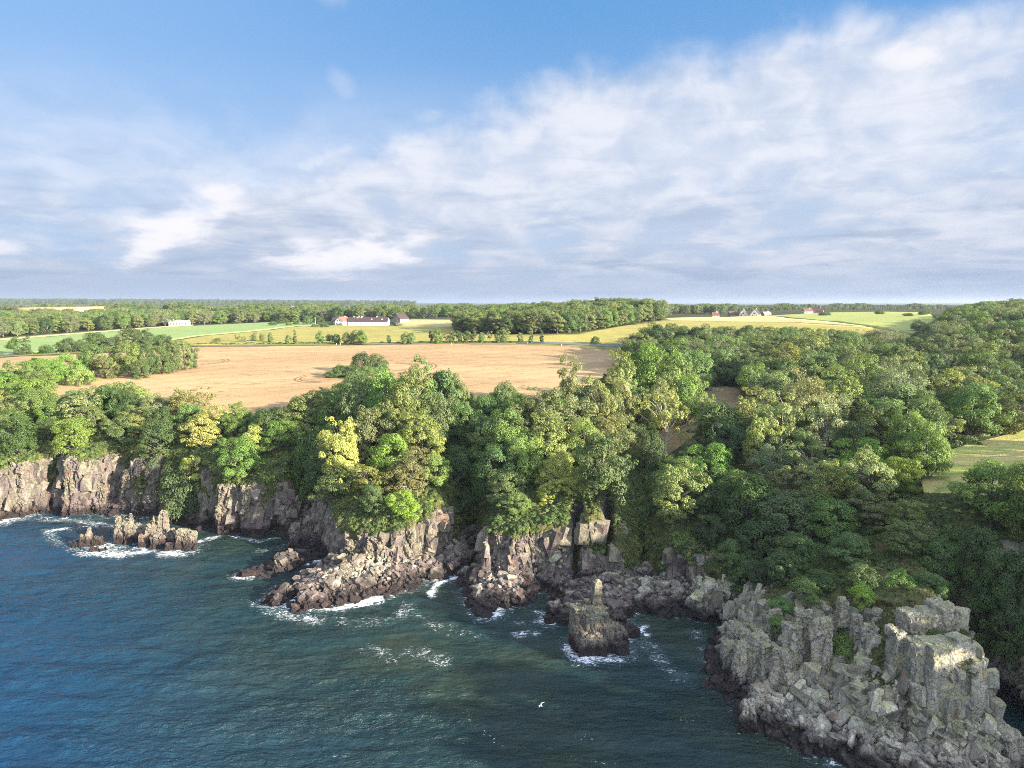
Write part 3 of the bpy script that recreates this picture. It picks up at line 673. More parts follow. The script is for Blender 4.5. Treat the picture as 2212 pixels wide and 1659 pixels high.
fm = N.m('MAXIMUM', fm, spm)
fl = N.noise(N.mapping(pos, scale=(.5, 1.3, 1)), .9, 4, .7); 
fm = N.m('MAXIMUM', fm, N.m('MULTIPLY', N.m('MULTIPLY', N.rng(fl, .70, .75), dp), .5))
aer = N.m('MULTIPLY', N.rng(fa, .1, .7), .5)
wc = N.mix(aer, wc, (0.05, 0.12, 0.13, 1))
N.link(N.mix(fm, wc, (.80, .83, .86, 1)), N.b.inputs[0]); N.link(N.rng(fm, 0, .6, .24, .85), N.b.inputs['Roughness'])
b1 = N.noise(N.mapping(pos, scale=(.55, 1.3, 1), rot=(0, 0, .22)), .9, 6, .62, .5); b2 = N.noise(N.mapping(pos, scale=(.6, 1.2, 1), rot=(0, 0, -.15)), .22, 4, .6)
patch = N.rng(N.noise(N.mapping(pos, scale=(.6, 1.5, 1), rot=(0, 0, .3)), .028, 4, .6), .36, .66, .35, 1.25)
hh = N.m('ADD', N.m('MULTIPLY', N.m('ADD', b1, N.m('MULTIPLY', b2, 2.2)), patch), N.m('MULTIPLY', fm, .3))
N.link(N.bump(hh, 1.0, .85), N.b.inputs['Normal'])
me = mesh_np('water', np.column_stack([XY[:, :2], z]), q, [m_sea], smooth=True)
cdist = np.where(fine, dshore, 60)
bay_greenv = np.clip(1.05 - np.hypot(np.clip(12 - XY[:, 0], 0, 999) * .8, np.clip(128 - XY[:, 1], 0, 999) * .15) / 62, 0, 1) + .35 * np.exp(-cdist / 9)
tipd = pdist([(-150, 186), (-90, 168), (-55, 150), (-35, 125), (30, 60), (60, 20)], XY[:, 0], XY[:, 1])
attr(me, 'foam', foam); attr(me, 'foam_dots', foam_dots)
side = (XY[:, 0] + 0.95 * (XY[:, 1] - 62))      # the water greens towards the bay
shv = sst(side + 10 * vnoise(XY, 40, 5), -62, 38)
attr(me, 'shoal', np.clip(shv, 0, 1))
tag(link('water', me), kind='structure')
m_bed = simple('sea bed', (0.05, 0.06, 0.05), 1, .3, .2)
tag(link('sea_bed', mesh_np('sea_bed', [(-6000, -6000, -9), (140, -6000, -9), (140, 260, -9), (-6000, 260, -9)], [(0, 1, 2, 3)], [m_bed])), kind='structure')

# ------------------------------------------------------------------ sea stacks and rocks
def box_f(cx, cy, z0, z1, rx, ry, rz=0., top=.8, tx=0., ty=0., n=6):
    """a tapered, slightly leaning angular column"""
    v = []; h = z1 - z0
    for lv in range(n + 1):
        t = lv / n; s = 1 - (1 - top) * t; s *= 1 + .10 * math.sin(7 * t + cx * 3 + cy)
        for a, b in ((-1, -1), (1, -1), (1, 1), (-1, 1)):
            x_, y_ = a * rx * s, b * ry * s
            v.append((cx + x_ * math.cos(rz) - y_ * math.sin(rz) + tx * t * h, cy + x_ * math.sin(rz) + y_ * math.cos(rz) + ty * t * h, z0 + t * h))
    f = [(3, 2, 1, 0), (n * 4, n * 4 + 1, n * 4 + 2, n * 4 + 3)]
    for lv in range(n):
        o = lv * 4
        for i in range(4): j = (i + 1) % 4; f.append((o + i, o + j, o + 4 + j, o + 4 + i))
    return v, f
def stack_mesh(name, cols, vox, amp, matl, k=0, veg=0.):
    V, F = [], []; n = 0
    for c in cols:
        v, f = box_f(*c); V += v; F += [tuple(i + n for i in q) for q in f]; n += len(v)
    me = remeshed(np.array(V), np.array(F), vox); v = verts_np(me); nn = norms_np(me)
    v, f, u = keepfaces(me, v[:, 2] > -1.6); nn = nn[u]; bpy.data.meshes.remove(me)
    d = facets(v, 2.2, (.8, .8, 1.7), amp, 51 + k, .6, .8) + facets(v, .9, (1, 1, 1.3), amp * .55, 57 + k, .7, .9) + facets(v, .4, (1, 1, 1), amp * .22, 61 + k, .6, .9)
    me = mesh_np(name, v + nn * d[:, None], f, [matl]); attr(me, 'veg', np.full(len(v), veg)); return me
t = tag(link('sea_stack', stack_mesh('sea_stack', [
    (14.3, 115.4, -2, 6.6, 2.8, 3.0, .2, .66, .02, .02), (11.7, 114.8, -2, 7.6, 1.2, 1.8, .3, .85, -.02, .0), (16.6, 114.4, -2, 4.6, 2.2, 2.0, .5, .75, 0, .03), (18.6, 116.2, -2, 2.6, 2.2, 2.2, .2, .7), (13.8, 112.6, -2, 3.6, 2.8, 1.6, .1, .7, 0, .06),
    (17.8, 120.0, -2, 2.0, 2.4, 2.4, .6, .7), (13.9, 115.6, 3, 7.0, 1.3, 1.2, .2, .85), (13.3, 116.8, 4, 8.0, .62, .6, .2, .9), (19.5, 123.5, -2, 1.9, 2.4, 2.2, .2, .7), (15.6, 116.9, 2, 6.4, 1.5, 1.4, .7, .8), (16.9, 126, -2, 1.8, 2.4, 2.4, .1, .8), (21.5, 119.5, -2, 1.6, 1.8, 2.0, .4, .7), (20.8, 127.5, -2, 2.6, 2.6, 2.6, .3, .75), (18.6, 113.0, -2, 1.8, 1.6, 1.6, .4, .7)], .15, .36, M_STACK)),
    'dark angular sea stack with a slender lichened pillar, standing in the bay', 'sea stack')
me = stack_mesh('rock_pillar', [(15.2, 117.2, 5, 7.2, 1.15, 1.0, .3, .8), (15.1, 117.2, 6.8, 8.6, .85, .8, .1, .97), (15.2, 117.2, 8.5, 9.9, .80, .78, .25, .97), (15.15, 117.2, 9.8, 11.0, .76, .72, .4, .93), (15.25, 117.2, 10.95, 11.4, .42, .38, .5, .8)], .10, .10, M_STACK, 3)
tag(link('rock_pillar', me, t), 'slender yellow lichened pillar')
tag(link('sea_stack', stack_mesh('sea_stack', [
    (-99.4, 169.4, -2, 5.4, 2.3, 2.4, .2, .66, .02, 0), (-97.4, 168.6, -2, 4.8, 1.6, 1.6, .5, .6), (-97.0, 168.9, 3, 7.6, .7, .6, .5, .55), (-100.8, 169.5, 3, 6.4, .8, .8, .4, .8), (-94.3, 169.4, -2, 4.2, 3.4, 1.3, .1, .85), (-90.8, 167.8, -2, 4.9, 2.2, 1.8, .3, .7), (-88.4, 168.0, -2, 8.2, 1.15, 1.1, .1, .85, 0, .02), (-90.3, 168.2, 3, 6.9, .8, .8, .3, .85),
    (-88.4, 165.6, -2, 3.2, 2.6, 1.8, .4, .75), (-92.5, 166.0, -2, 2.8, 1.6, 1.4, .2, .7), (-85.0, 165.8, -2, 2.4, 1.8, 1.8, .2, .7), (-86.2, 167.0, -2, 4.0, 1.0, 1.2, .4, .8)], .18, .42, M_STACK, 5)),
    'twin-peaked lichened sea stack with a low saddle off the cliffs', 'sea stack')
tag(link('skerry', stack_mesh('skerry', [(-82.0, 164.4, -2, 4.6, 1.6, 1.6, .1, .85), (-79.7, 164.4, -2, 4.3, 1.2, 1.5, .2, .85), (-84.6, 163.4, -2, 1.6, 1.8, 1.4, .5, .6)], .2, .42, M_STACK, 9)),
    'blocky flat-topped rock in surf just right of the twin-peaked stack', 'rock')
tag(link('skerry', stack_mesh('skerry', [(-107.6, 166.4, -2, 2.8, 1.6, 1.5, .3, .5), (-106.6, 166.6, 1, 4.3, .7, .6, .3, .5), (-104.6, 167, -2, 2.0, 1.6, 1.3, .2, .6), (-109.8, 166.0, -2, 1.0, 1.5, 1.4, .2, .6)], .2, .4, M_STACK, 13)),
    'small pointed rock in foam left of the twin-peaked stack', 'rock')
tag(link('skerry', stack_mesh('skerry', [(-102.6, 161.8, -2, 1.3, 1.6, 1.2, .3, .6), (-100.6, 162, -2, .9, 1.2, 1.0, .7, .6)], .2, .4, M_STACK, 17)),
    'low brown rock awash in front of the twin-peaked stack', 'rock')
tag(link('skerry', stack_mesh('skerry', [(8.4, 126.6, -2, 2.6, 1.7, 2.0, .3, .6), (10.4, 125.4, -2, 2.0, 1.7, 1.5, .7, .6), (6.9, 124.2, -2, 1.2, 1.2, 1.0, .2, .6)], .18, .4, M_STACK, 21)),
    'dark low rock in the water left of the pillar stack', 'rock')
tag(link('skerry', stack_mesh('skerry', [(-50.0, 133.4, -2, .9, 1.4, 1.0, .3, .6), (-47.5, 131.6, -2, 1.2, 1.6, 1.2, .7, .6), (-44.2, 130.9, -2, 1.0, 1.3, 1.0, .2, .6)], .18, .4, M_STACK, 23)),
    'wet red-brown rocks breaking the surf at the shelf tip', 'rock')
# upright slabs and buttresses of the near promontory are part of its bedrock
tag(link('cliff', stack_mesh('rock_slab', [(58.0, 85.6, 1.0, 15.6, 3.2, 2.0, .10, .90, -.02, .06), (61.0, 85.0, 1.0, 14.0, 1.3, 1.9, .14, .9, -.03, .05), (55.6, 84.7, 1, 12.8, 1.5, 1.4, .05, .85, 0, .06), (58.8, 83.7, 0, 9.4, 2.7, 1.2, .12, .85, 0, .08), (59.4, 86.6, 8, 16.3, 1.4, 1.2, .3, .8)], .18, .13, M_NEAR, 25)), kind='structure')
slab = stack_mesh('rock_slab', [(54.0, 86.6, 3, 15.6, 1.1, 2.0, .12, .9, 0, .05), (52.4, 88.6, 3, 16.2, .9, 1.3, .1, .85), (62.0, 88.0, 0, 14.4, 1.2, 2.6, .15, .85, -.05, 0),
    (61.5, 93, 6, 18, 1.6, 2.6, .1, .8, -.03, 0), (57.5, 92.0, 8, 17.2, 2.6, 1.6, .1, .9), (64.5, 83, -1, 5, 2.0, 2.0, .3, .7)], .18, .34, M_NEAR, 27)
tag(link('cliff', slab), kind='structure')
ribs = []
rr = random.Random(4)
for (px_, py_, z1, hh_, rw, ld_) in ((1740, 1330, 13.5, 9, 1.5, .05), (1785, 1350, 13.6, 10, 1.7, .04), (1712, 1360, 11.6, 8, 1.3, .1), (1865, 1335, 14.2, 9, 1.0, -.03), (1905, 1330, 14.2, 9.5, 1.1, .0), (1880, 1360, 12.6, 8, 1.1, -.05), (1930, 1385, 10.8, 8, 1.4, -.12),
                                      (1640, 1380, 8.8, 8, 1.4, .05), (1605, 1400, 7.2, 7, 1.3, .1), (1660, 1400, 8.2, 7, 1.1, 0), (1690, 1410, 8.4, 7, 1.2, .05), (1960, 1330, 14.8, 6, 1.2, 0), (2030, 1335, 16.2, 5, 1.3, 0), (1575, 1400, 5.4, 6, 1.2, .1), (1590, 1350, 6.6, 7, 1.2, 0), (1620, 1345, 7.4, 7, 1.1, .05),
                                      (1675, 1325, 11.5, 6, 1.4, .1), (1650, 1500, 4.2, 5, 1.7, .1), (1620, 1530, 3.4, 4, 1.3, .1), (1720, 1470, 5.4, 5, 1.6, .05), (1960, 1490, 5.8, 5, 1.5, .05), (2000, 1510, 5.6, 5, 1.2, 0), (1820, 1480, 5.6, 4.5, 1.8, .1), (1830, 1300, 15.6, 4, 1.0, 0)):
    x_, y_ = W(px_, py_, z1); ribs.append((x_, y_ + rw, z1 - hh_, z1, rw, rw * rr.uniform(.8, 1.3), rr.uniform(-.4, .5), rr.uniform(.6, .85), ld_, .05))
tag(link('cliff', stack_mesh('rock_rib', ribs, .17, .40, M_NEAR, 33)), kind='structure')
# buttresses on the far cliffs
bt = []
for (x_, y_, z1, rw, rd) in ((-151, 187, 9, 3, 3), (-146, 188, 11.5, 2.4, 2.4), (-141, 191.5, 15.5, 2.6, 3), (-127, 192.5, 16.8, 2.8, 3), (-120, 194, 15, 1.8, 2), (-112, 193.5, 13, 2.2, 2.4), (-104, 192, 15, 2, 2.2), (-98, 191, 13, 2, 2), (-76, 176.5, 14, 3, 2.4), (-69, 175, 15, 2.6, 2), (-63, 179, 15.5, 2, 2),
                             (-54.3, 163.5, 7.4, 1.4, 2.2), (-51.5, 166, 9.5, 1.8, 2), (-36, 148.5, 8.8, 2.0, 1.8), (-31, 147, 8.6, 2.0, 1.6), (-27.5, 146.5, 7.4, 1.8, 1.4), (-23, 149, 9.6, 2, 1.6), (-2, 143.4, 11.5, 2.6, 1.8), (3.5, 142.8, 12, 2.6, 1.8), (9, 143.4, 12.5, 2.4, 1.6), (17.6, 143.6, 13.2, 1.5, 1.2), (24, 143.6, 14, 1.6, 1.2),
                             (34.5, 141, 12, 1.5, 2.6), (39, 133, 9.5, 2.2, 1.8), (43.5, 129.6, 8, 2.2, 1.4)):
    bt.append((x_, y_ + rd * .35, -1, z1 - random.uniform(0, 3.5), rw * random.uniform(.8, 1.3), rd, random.uniform(-.5, .5), random.uniform(.5, .8), random.uniform(-.05, .05), .06))
tag(link('cliff', stack_mesh('rock_buttress', bt, .26, .8, M_CLIFF, 43)), kind='structure')
STKP = [o for o in bpy.data.objects if o.name.startswith(('sea_stack', 'skerry'))]
# fractured bedrock: crisp joint-bounded blocks standing out of the relief
def block_mesh(seed, cuts=6, box=1.0):
    rd = random.Random(seed); bm = bmesh.new(); bmesh.ops.create_cube(bm, size=2)
    for v_ in bm.verts: v_.co = Vector((v_.co.x * rd.uniform(.72, 1.1), v_.co.y * rd.uniform(.72, 1.1), v_.co.z * rd.uniform(.8, 1.08)))
    for _ in range(cuts):
        n_ = Vector((rd.uniform(-1, 1), rd.uniform(-1, 1), rd.uniform(-.6, 1))).normalized()
        d_ = max(v_.co.dot(n_) for v_ in bm.verts) * rd.uniform(.62, .9)
        res = bmesh.ops.bisect_plane(bm, geom=bm.verts[:] + bm.edges[:] + bm.faces[:], dist=1e-4, plane_co=n_ * d_, plane_no=n_, clear_outer=True)
        ed = [e_ for e_ in bm.edges if e_.is_boundary]
        if ed: bmesh.ops.contextual_create(bm, geom=ed)
    bmesh.ops.triangulate(bm, faces=bm.faces[:]); bmesh.ops.recalc_face_normals(bm, faces=bm.faces[:])
    bm.verts.ensure_lookup_table()
    for i, v_ in enumerate(bm.verts): v_.index = i
    V = np.array([v_.co[:] for v_ in bm.verts]); F = np.array([[q.index for q in f_.verts] for f_ in bm.faces]); bm.free(); return V, F
BLK = [block_mesh(s_) for s_ in range(16)]
def thin(p, d):
    order = RNG.permutation(len(p)); cell = {}; keep = []
    q = np.floor(p / d).astype(int)
    for i in order:
        k = (q[i, 0], q[i, 1], q[i, 2])
        if k in cell: continue
        cell[k] = 1; keep.append(i)
    return np.array(keep)
def blocks(name, p, n, material, spacing, half, frame, jit=.18, embed=.35, tone=.36):
    if len(p) > 400000: pass
    ids_ = thin(p, spacing); V, F, TN, k = [], [], [], 0
    for i in ids_:
        h_ = np.array(half) * RNG.uniform(.55, 1.25, 3) * RNG.choice([.7, 1.0, 1.25]); v, f = BLK[RNG.integers(0, 16)]
        e_ = RNG.normal(size=3) * jit; Rm = np.array((Matrix.Rotation(e_[2] * 1.6 + RNG.choice([0, math.pi / 2]) , 3, 'Z') @ Matrix.Rotation(e_[0], 3, 'X') @ Matrix.Rotation(e_[1], 3, 'Y')))
        q = ((v * h_) @ Rm.T) @ np.array(frame(p[i], n[i])).T
        V.append(q + p[i] - n[i] * min(h_[0], h_[1]) * embed); F.append(f + k); k += len(v); TN.append(np.full(len(v), RNG.normal() * tone))
    V = np.concatenate(V); me = mesh_np(name, V, np.concatenate(F), [material]); attr(me, 'veg', np.zeros(len(V))); attr(me, 'tone', np.concatenate(TN))
    return tag(link(name, me), kind='structure')
UPR = np.eye(3)
def fr_up(tx, ty, rz):
    M = np.array(Matrix.Rotation(rz, 3, 'Z') @ Matrix.Rotation(tx, 3, 'X') @ Matrix.Rotation(ty, 3, 'Y')); return lambda p, n: M
p_, n_, vg_, dc_ = npm
rk = (vg_ < .45) & (p_[:, 2] > -.6) & (dc_ < 9)
tpz = upland(p_[:, 0], p_[:, 1])
slabm = (p_[:, 0] > 54) & (p_[:, 0] < 63) & (p_[:, 1] < 86)
rk &= ~((p_[:, 0] > 58) & (p_[:, 1] > 95))
stp = rk & (p_[:, 2] > 5.5) & (dc_ < .5) & (p_[:, 2] < tpz - 2.0) & ~slabm; shf = rk & (p_[:, 2] <= 7.0) & (dc_ < .5); tp_ = rk & (dc_ >= .5) & (p_[:, 1] < 97.5)
blocks('rock_columns', p_[stp], n_[stp], M_NEAR, 2.1, (1.05, .85, 1.5), fr_up(R(-16), R(12), R(-25)), .20, .32)
blocks('rock_blocks', p_[shf], n_[shf], M_NEAR, 1.7, (1.5, .8, .85), fr_up(R(12), R(18), R(-38)), .22, .35)
blocks('rock_blocks', p_[shf], n_[shf], M_NEAR, .85, (.6, .42, .40), fr_up(R(12), R(18), R(-38)), .35, .2)
blocks('rock_blocks', p_[stp], n_[stp], M_NEAR, 1.25, (.42, .4, .7), fr_up(R(-14), R(6), R(-25)), .2, .1)
blocks('rock_blocks', p_[tp_], n_[tp_], M_NEAR, 1.9, (.75, .6, .75), fr_up(0, 0, R(-25)), .25, .35)
p_, n_, vg_, dc_ = cp
rk = (vg_ < .5) & (p_[:, 2] > -.6) & (dc_ < 4) & ~((p_[:, 0] > 12) & (p_[:, 0] < 23.2) & (p_[:, 1] > 145) & (np.minimum(pdist(GULLY[2][0], p_[:, 0], p_[:, 1])[0], pdist(GULLY[3][0], p_[:, 0], p_[:, 1])[0]) < 1.3))
tpz = upland(p_[:, 0], p_[:, 1])
stp = rk & (p_[:, 2] > 3.6) & (n_[:, 2] < .62) & (p_[:, 2] < tpz - 4.2); shf = rk & (p_[:, 2] <= 6) & (n_[:, 2] >= .3)
blocks('cliff_columns', p_[stp], n_[stp], M_CLIFF, 3.2, (1.7, 1.1, 2.1), fr_up(R(-8), R(9), R(10)), .16, .62, .22)
blocks('cliff_blocks', p_[stp], n_[stp], M_CLIFF, 2.6, (.6, .5, 1.3), fr_up(R(-6), R(-5), R(10)), .2, .3, .2)
blocks('shelf_blocks', p_[shf], n_[shf], M_CLIFF2 if 'M_CLIFF2' in globals() else M_CLIFF, 1.9, (1.3, .8, .65), fr_up(R(14), R(14), R(-30)), .22, .35)
blocks('shelf_blocks', p_[shf], n_[shf], M_CLIFF, .95, (.62, .45, .42), fr_up(R(14), R(14), R(-30)), .35, .2)
# loose boulders along the shore, each its own object; the small stones are one mass
def boulder_mesh(seed):
    v, f = block_mesh(100 + seed, 11); v = v * np.array([1, .85, .75])
    me = mesh_np('boulder', v, f, [M_NEAR]); attr(me, 'veg', np.zeros(len(v))); attr(me, 'tone', np.full(len(v), (seed - 3.5) * .07)); return me
BM = [boulder_mesh(s) for s in range(8)]
def on_shore(cand):
    h_, dw_, dc_ = shape(cand[:, 0], cand[:, 1], True); return h_, dw_, dc_
SHORE = [('the near promontory', (31, 80), (68, 116), 90), ('the small bay', (22, 44), (122, 140), 34), ('the central shelf', (-44, -12), (130, 156), 46), ('the stony cove', (-66, -50), (165, 184), 14), ('the shelf left of the stack', (-11, 12), (128, 146), 34), ('the left cliff foot', (-125, -84), (178, 194), 20)]
small = []
for nm_, (xa, xb), (ya, yb), cnt in SHORE:
    c = np.column_stack([RNG.uniform(xa, xb, 6000), RNG.uniform(ya, yb, 6000)]); h_, dw_, dc_ = on_shore(c)
    ok = (dw_ > .8) & (dc_ < -.8) & (h_ < 9); c, h_ = c[ok], h_[ok]; dwk = dw_[ok]; made = []
    for i in range(min(cnt, len(c))):
        s_ = random.uniform(.5, .95) * random.choice((.7, 1.0, 1.5)); made.append((s_, i, PX(c[i, 0], c[i, 1], h_[i])[0]))
    xs_ = sorted(m_[2] for m_ in made); t1, t2 = xs_[len(xs_) // 3], xs_[2 * len(xs_) // 3]; bb = {}
    for s_, i, px_ in made:
        sz_ = 'big' if s_ > 1.0 else ('middling' if s_ > .6 else 'small'); dn = 'by the water' if dwk[i] < 3 else ('part-way up' if dwk[i] < 8 else 'high up')
        end = 'left part' if px_ < t1 else ('middle' if px_ < t2 else 'right part')
        bb.setdefault((sz_, dn, end), []).append((px_, i, s_))
    for (sz_, dn, end), L in bb.items():
        L.sort()
        for j, (px_, i, s_) in enumerate(L):
            o = link('boulder', random.choice(BM)); o.location = (c[i, 0], c[i, 1], h_[i] + s_ * .35); o.scale = (s_ * 1.15, s_, s_ * .9); o.rotation_euler = (random.uniform(-.5, .5), random.uniform(-.5, .5), random.uniform(0, 6.28))
            od = '' if len(L) == 1 else (['first', 'second', 'third', 'fourth', 'fifth', 'sixth', 'seventh', 'eighth', 'ninth', 'tenth', 'eleventh', 'twelfth'][min(j, 11)] + ' from left, ')
            tag(o, od + sz_ + ' boulder ' + dn + ', ' + end + ' of ' + nm_.replace('the ', '', 1), 'boulder', 'loose boulders on ' + nm_)
    small.append(np.column_stack([c[cnt:cnt + cnt * 24], h_[cnt:cnt + cnt * 24]]))
small = np.concatenate(small)

# ------------------------------------------------------------------ instancing of uncountable stuff
PROTO = {}
def scatter(name, protos, pts, rot, scl, idx, kind='stuff'):
    col = bpy.data.collections.new(name + '_sources')
    for o in protos: col.objects.link(o)
    me = bpy.data.meshes.new(name); me.vertices.add(len(pts)); me.vertices.foreach_set('co', np.asarray(pts, np.float32).ravel()); me.update()
    attr(me, 'rot', rot, 'FLOAT_VECTOR'); attr(me, 'scl', scl); attr(me, 'idx', idx, 'INT')
    ob = link(name, me)
    g = bpy.data.node_groups.new(name, 'GeometryNodeTree')
    g.interface.new_socket(name='Geometry', in_out='INPUT', socket_type='NodeSocketGeometry')
    g.interface.new_socket(name='Geometry', in_out='OUTPUT', socket_type='NodeSocketGeometry')
    gi = g.nodes.new('NodeGroupInput'); go = g.nodes.new('NodeGroupOutput'); ip = g.nodes.new('GeometryNodeInstanceOnPoints')
    ci = g.nodes.new('GeometryNodeCollectionInfo'); ci.inputs['Collection'].default_value = col
    ci.inputs['Separate Children'].default_value = True; ci.inputs['Reset Children'].default_value = True
    def na(nm, dt):
        a = g.nodes.new('GeometryNodeInputNamedAttribute'); a.data_type = dt; a.inputs['Name'].default_value = nm; return a.outputs['Attribute']
    g.links.new(gi.outputs[0], ip.inputs['Points']); g.links.new(ci.outputs[0], ip.inputs['Instance'])
    ip.inputs['Pick Instance'].default_value = True
    g.links.new(na('idx', 'INT'), ip.inputs['Instance Index']); g.links.new(na('rot', 'FLOAT_VECTOR'), ip.inputs['Rotation']); g.links.new(na('scl', 'FLOAT'), ip.inputs['Scale'])
    g.links.new(ip.outputs[0], go.inputs[0])
    md = ob.modifiers.new('scatter', 'NODES'); md.node_group = g
    return tag(ob, kind=kind)
rubs = []
for i, m_ in enumerate(BM): rubs.append(bpy.data.objects.new('stone', m_))
nS = len(small)
scatter('rubble', rubs, small + np.array([0, 0, .12]), RNG.uniform(0, 6.28, (nS, 3)), RNG.uniform(.14, .5, nS) ** 1.0, RNG.integers(0, 8, nS))

# ------------------------------------------------------------------ foliage
def leaf_material(name, ca, cb, cc, trans=.38):
    m = bpy.data.materials.new(name); m.use_nodes = True; N = NT(m.node_tree); o = N.new('ShaderNodeOutputMaterial')
    oi = N.new('ShaderNodeObjectInfo'); va = N.new('ShaderNodeAttribute', attribute_name='var').outputs['Fac']
    c = N.mix(N.rng(va, .25, .75), ca, cb); c = N.mix(N.m('MULTIPLY', N.rng(va, .8, .96), .8), c, cc)
    hs_ = N.new('ShaderNodeHueSaturation'); N.link(c, hs_.inputs['Color'])
    N.link(N.rng(oi.outputs['Random'], 0, 1, .485, .515, False), hs_.inputs['Hue'])
    N.link(N.rng(N.m('FRACT', N.m('MULTIPLY', oi.outputs['Random'], 7.3)), 0, 1, .78, 1.22, False), hs_.inputs['Value'])
    N.link(N.rng(N.m('FRACT', N.m('MULTIPLY', oi.outputs['Random'], 3.7)), 0, 1, .76, .96, False), hs_.inputs['Saturation'])
    c = N.mix(1.0, N.mix(1.0, hs_.outputs[0], (1.40, 1.30, 1.12, 1), 'MULTIPLY'), oi.outputs['Color'], 'MULTIPLY')
    di = N.new('ShaderNodeBsdfDiffuse'); tr = N.new('ShaderNodeBsdfTranslucent'); gl = N.new('ShaderNodeBsdfGlossy')
    N.link(c, di.inputs[0]); N.link(N.mix(.5, c, (0.16, 0.20, 0.02, 1)), tr.inputs[0]); gl.inputs['Roughness'].default_value = .55; gl.inputs[0].default_value = (.9, .95, 1, 1)
    m1 = N.new('ShaderNodeMixShader'); m1.inputs[0].default_value = trans; N.link(di.outputs[0], m1.inputs[1]); N.link(tr.outputs[0], m1.inputs[2])
    m2 = N.new('ShaderNodeMixShader'); m2.inputs[0].default_value = .025; N.link(m1.outputs[0], m2.inputs[1]); N.link(gl.outputs[0], m2.inputs[2])
    N.link(m2.outputs[0], o.inputs[0]); return m
LM = {'mid': leaf_material('mid green leaves', (0.085, 0.165, 0.035, 1), (0.135, 0.225, 0.045, 1), (0.21, 0.28, 0.07, 1)),
      'dark': leaf_material('dark green leaves', (0.055, 0.108, 0.027, 1), (0.085, 0.145, 0.034, 1), (0.14, 0.19, 0.05, 1)),
      'olive': leaf_material('olive leaves', (0.125, 0.175, 0.045, 1), (0.185, 0.235, 0.065, 1), (0.27, 0.29, 0.10, 1)),
      'grey': leaf_material('grey green leaves', (0.14, 0.185, 0.085, 1), (0.20, 0.24, 0.115, 1), (0.29, 0.30, 0.16, 1)),
      'needle': leaf_material('dark needles', (0.055, 0.10, 0.035, 1), (0.095, 0.14, 0.045, 1), (0.15, 0.17, 0.06, 1), .12)}
m_bark, N = mat('bark', .95, .1); pos, _ = geo(N); n_ = N.noise(N.mapping(pos, scale=(1, 1, .25)), 3.0, 5, .7)
N.link(N.mix(N.rng(n_, .35, .65), (0.10, 0.085, 0.065, 1), (0.24, 0.21, 0.17, 1)), N.b.inputs[0])
m_bark2, N = mat('pale bark', .95, .1); pos, _ = geo(N); n_ = N.noise(N.mapping(pos, scale=(1, 1, .25)), 3.0, 5, .7)
N.link(N.mix(N.rng(n_, .35, .65), (0.30, 0.26, 0.20, 1), (0.48, 0.43, 0.35, 1)), N.b.inputs[0])

def tube(path, rad, sides=6):
    V, F = [], []; path = [Vector(p) for p in path]
    for i, p in enumerate(path):
        d = (path[min(i + 1, len(path) - 1)] - path[max(i - 1, 0)]).normalized(); a = d.orthogonal().normalized(); b = d.cross(a)
        for k in range(sides):
            t = 2 * math.pi * k / sides; V.append(p + (a * math.cos(t) + b * math.sin(t)) * rad[i])
    for i in range(len(path) - 1):
        for k in range(sides): k2 = (k + 1) % sides; F.append((i * sides + k, i * sides + k2, (i + 1) * sides + k2, (i + 1) * sides + k))
    return V, F
def unit(r_, n): q = r_.normal(size=(n, 3)); return q / np.linalg.norm(q, axis=1)[:, None]
def leaves(pos, nor, size, r_, asp=.62):
    """rhombic leaf sprays"""
    n = len(pos); a = np.cross(nor, unit(r_, n)); a /= np.linalg.norm(a, axis=1)[:, None] + 1e-9; b = np.cross(nor, a)
    a = a * size[:, None]; b = b * (size * asp)[:, None]; fold = nor * (size * .18)[:, None]
    v = np.stack([pos - a, pos - b + fold, pos + a, pos + b + fold], 1).reshape(-1, 3)
    return v, np.arange(4 * n).reshape(-1, 4)
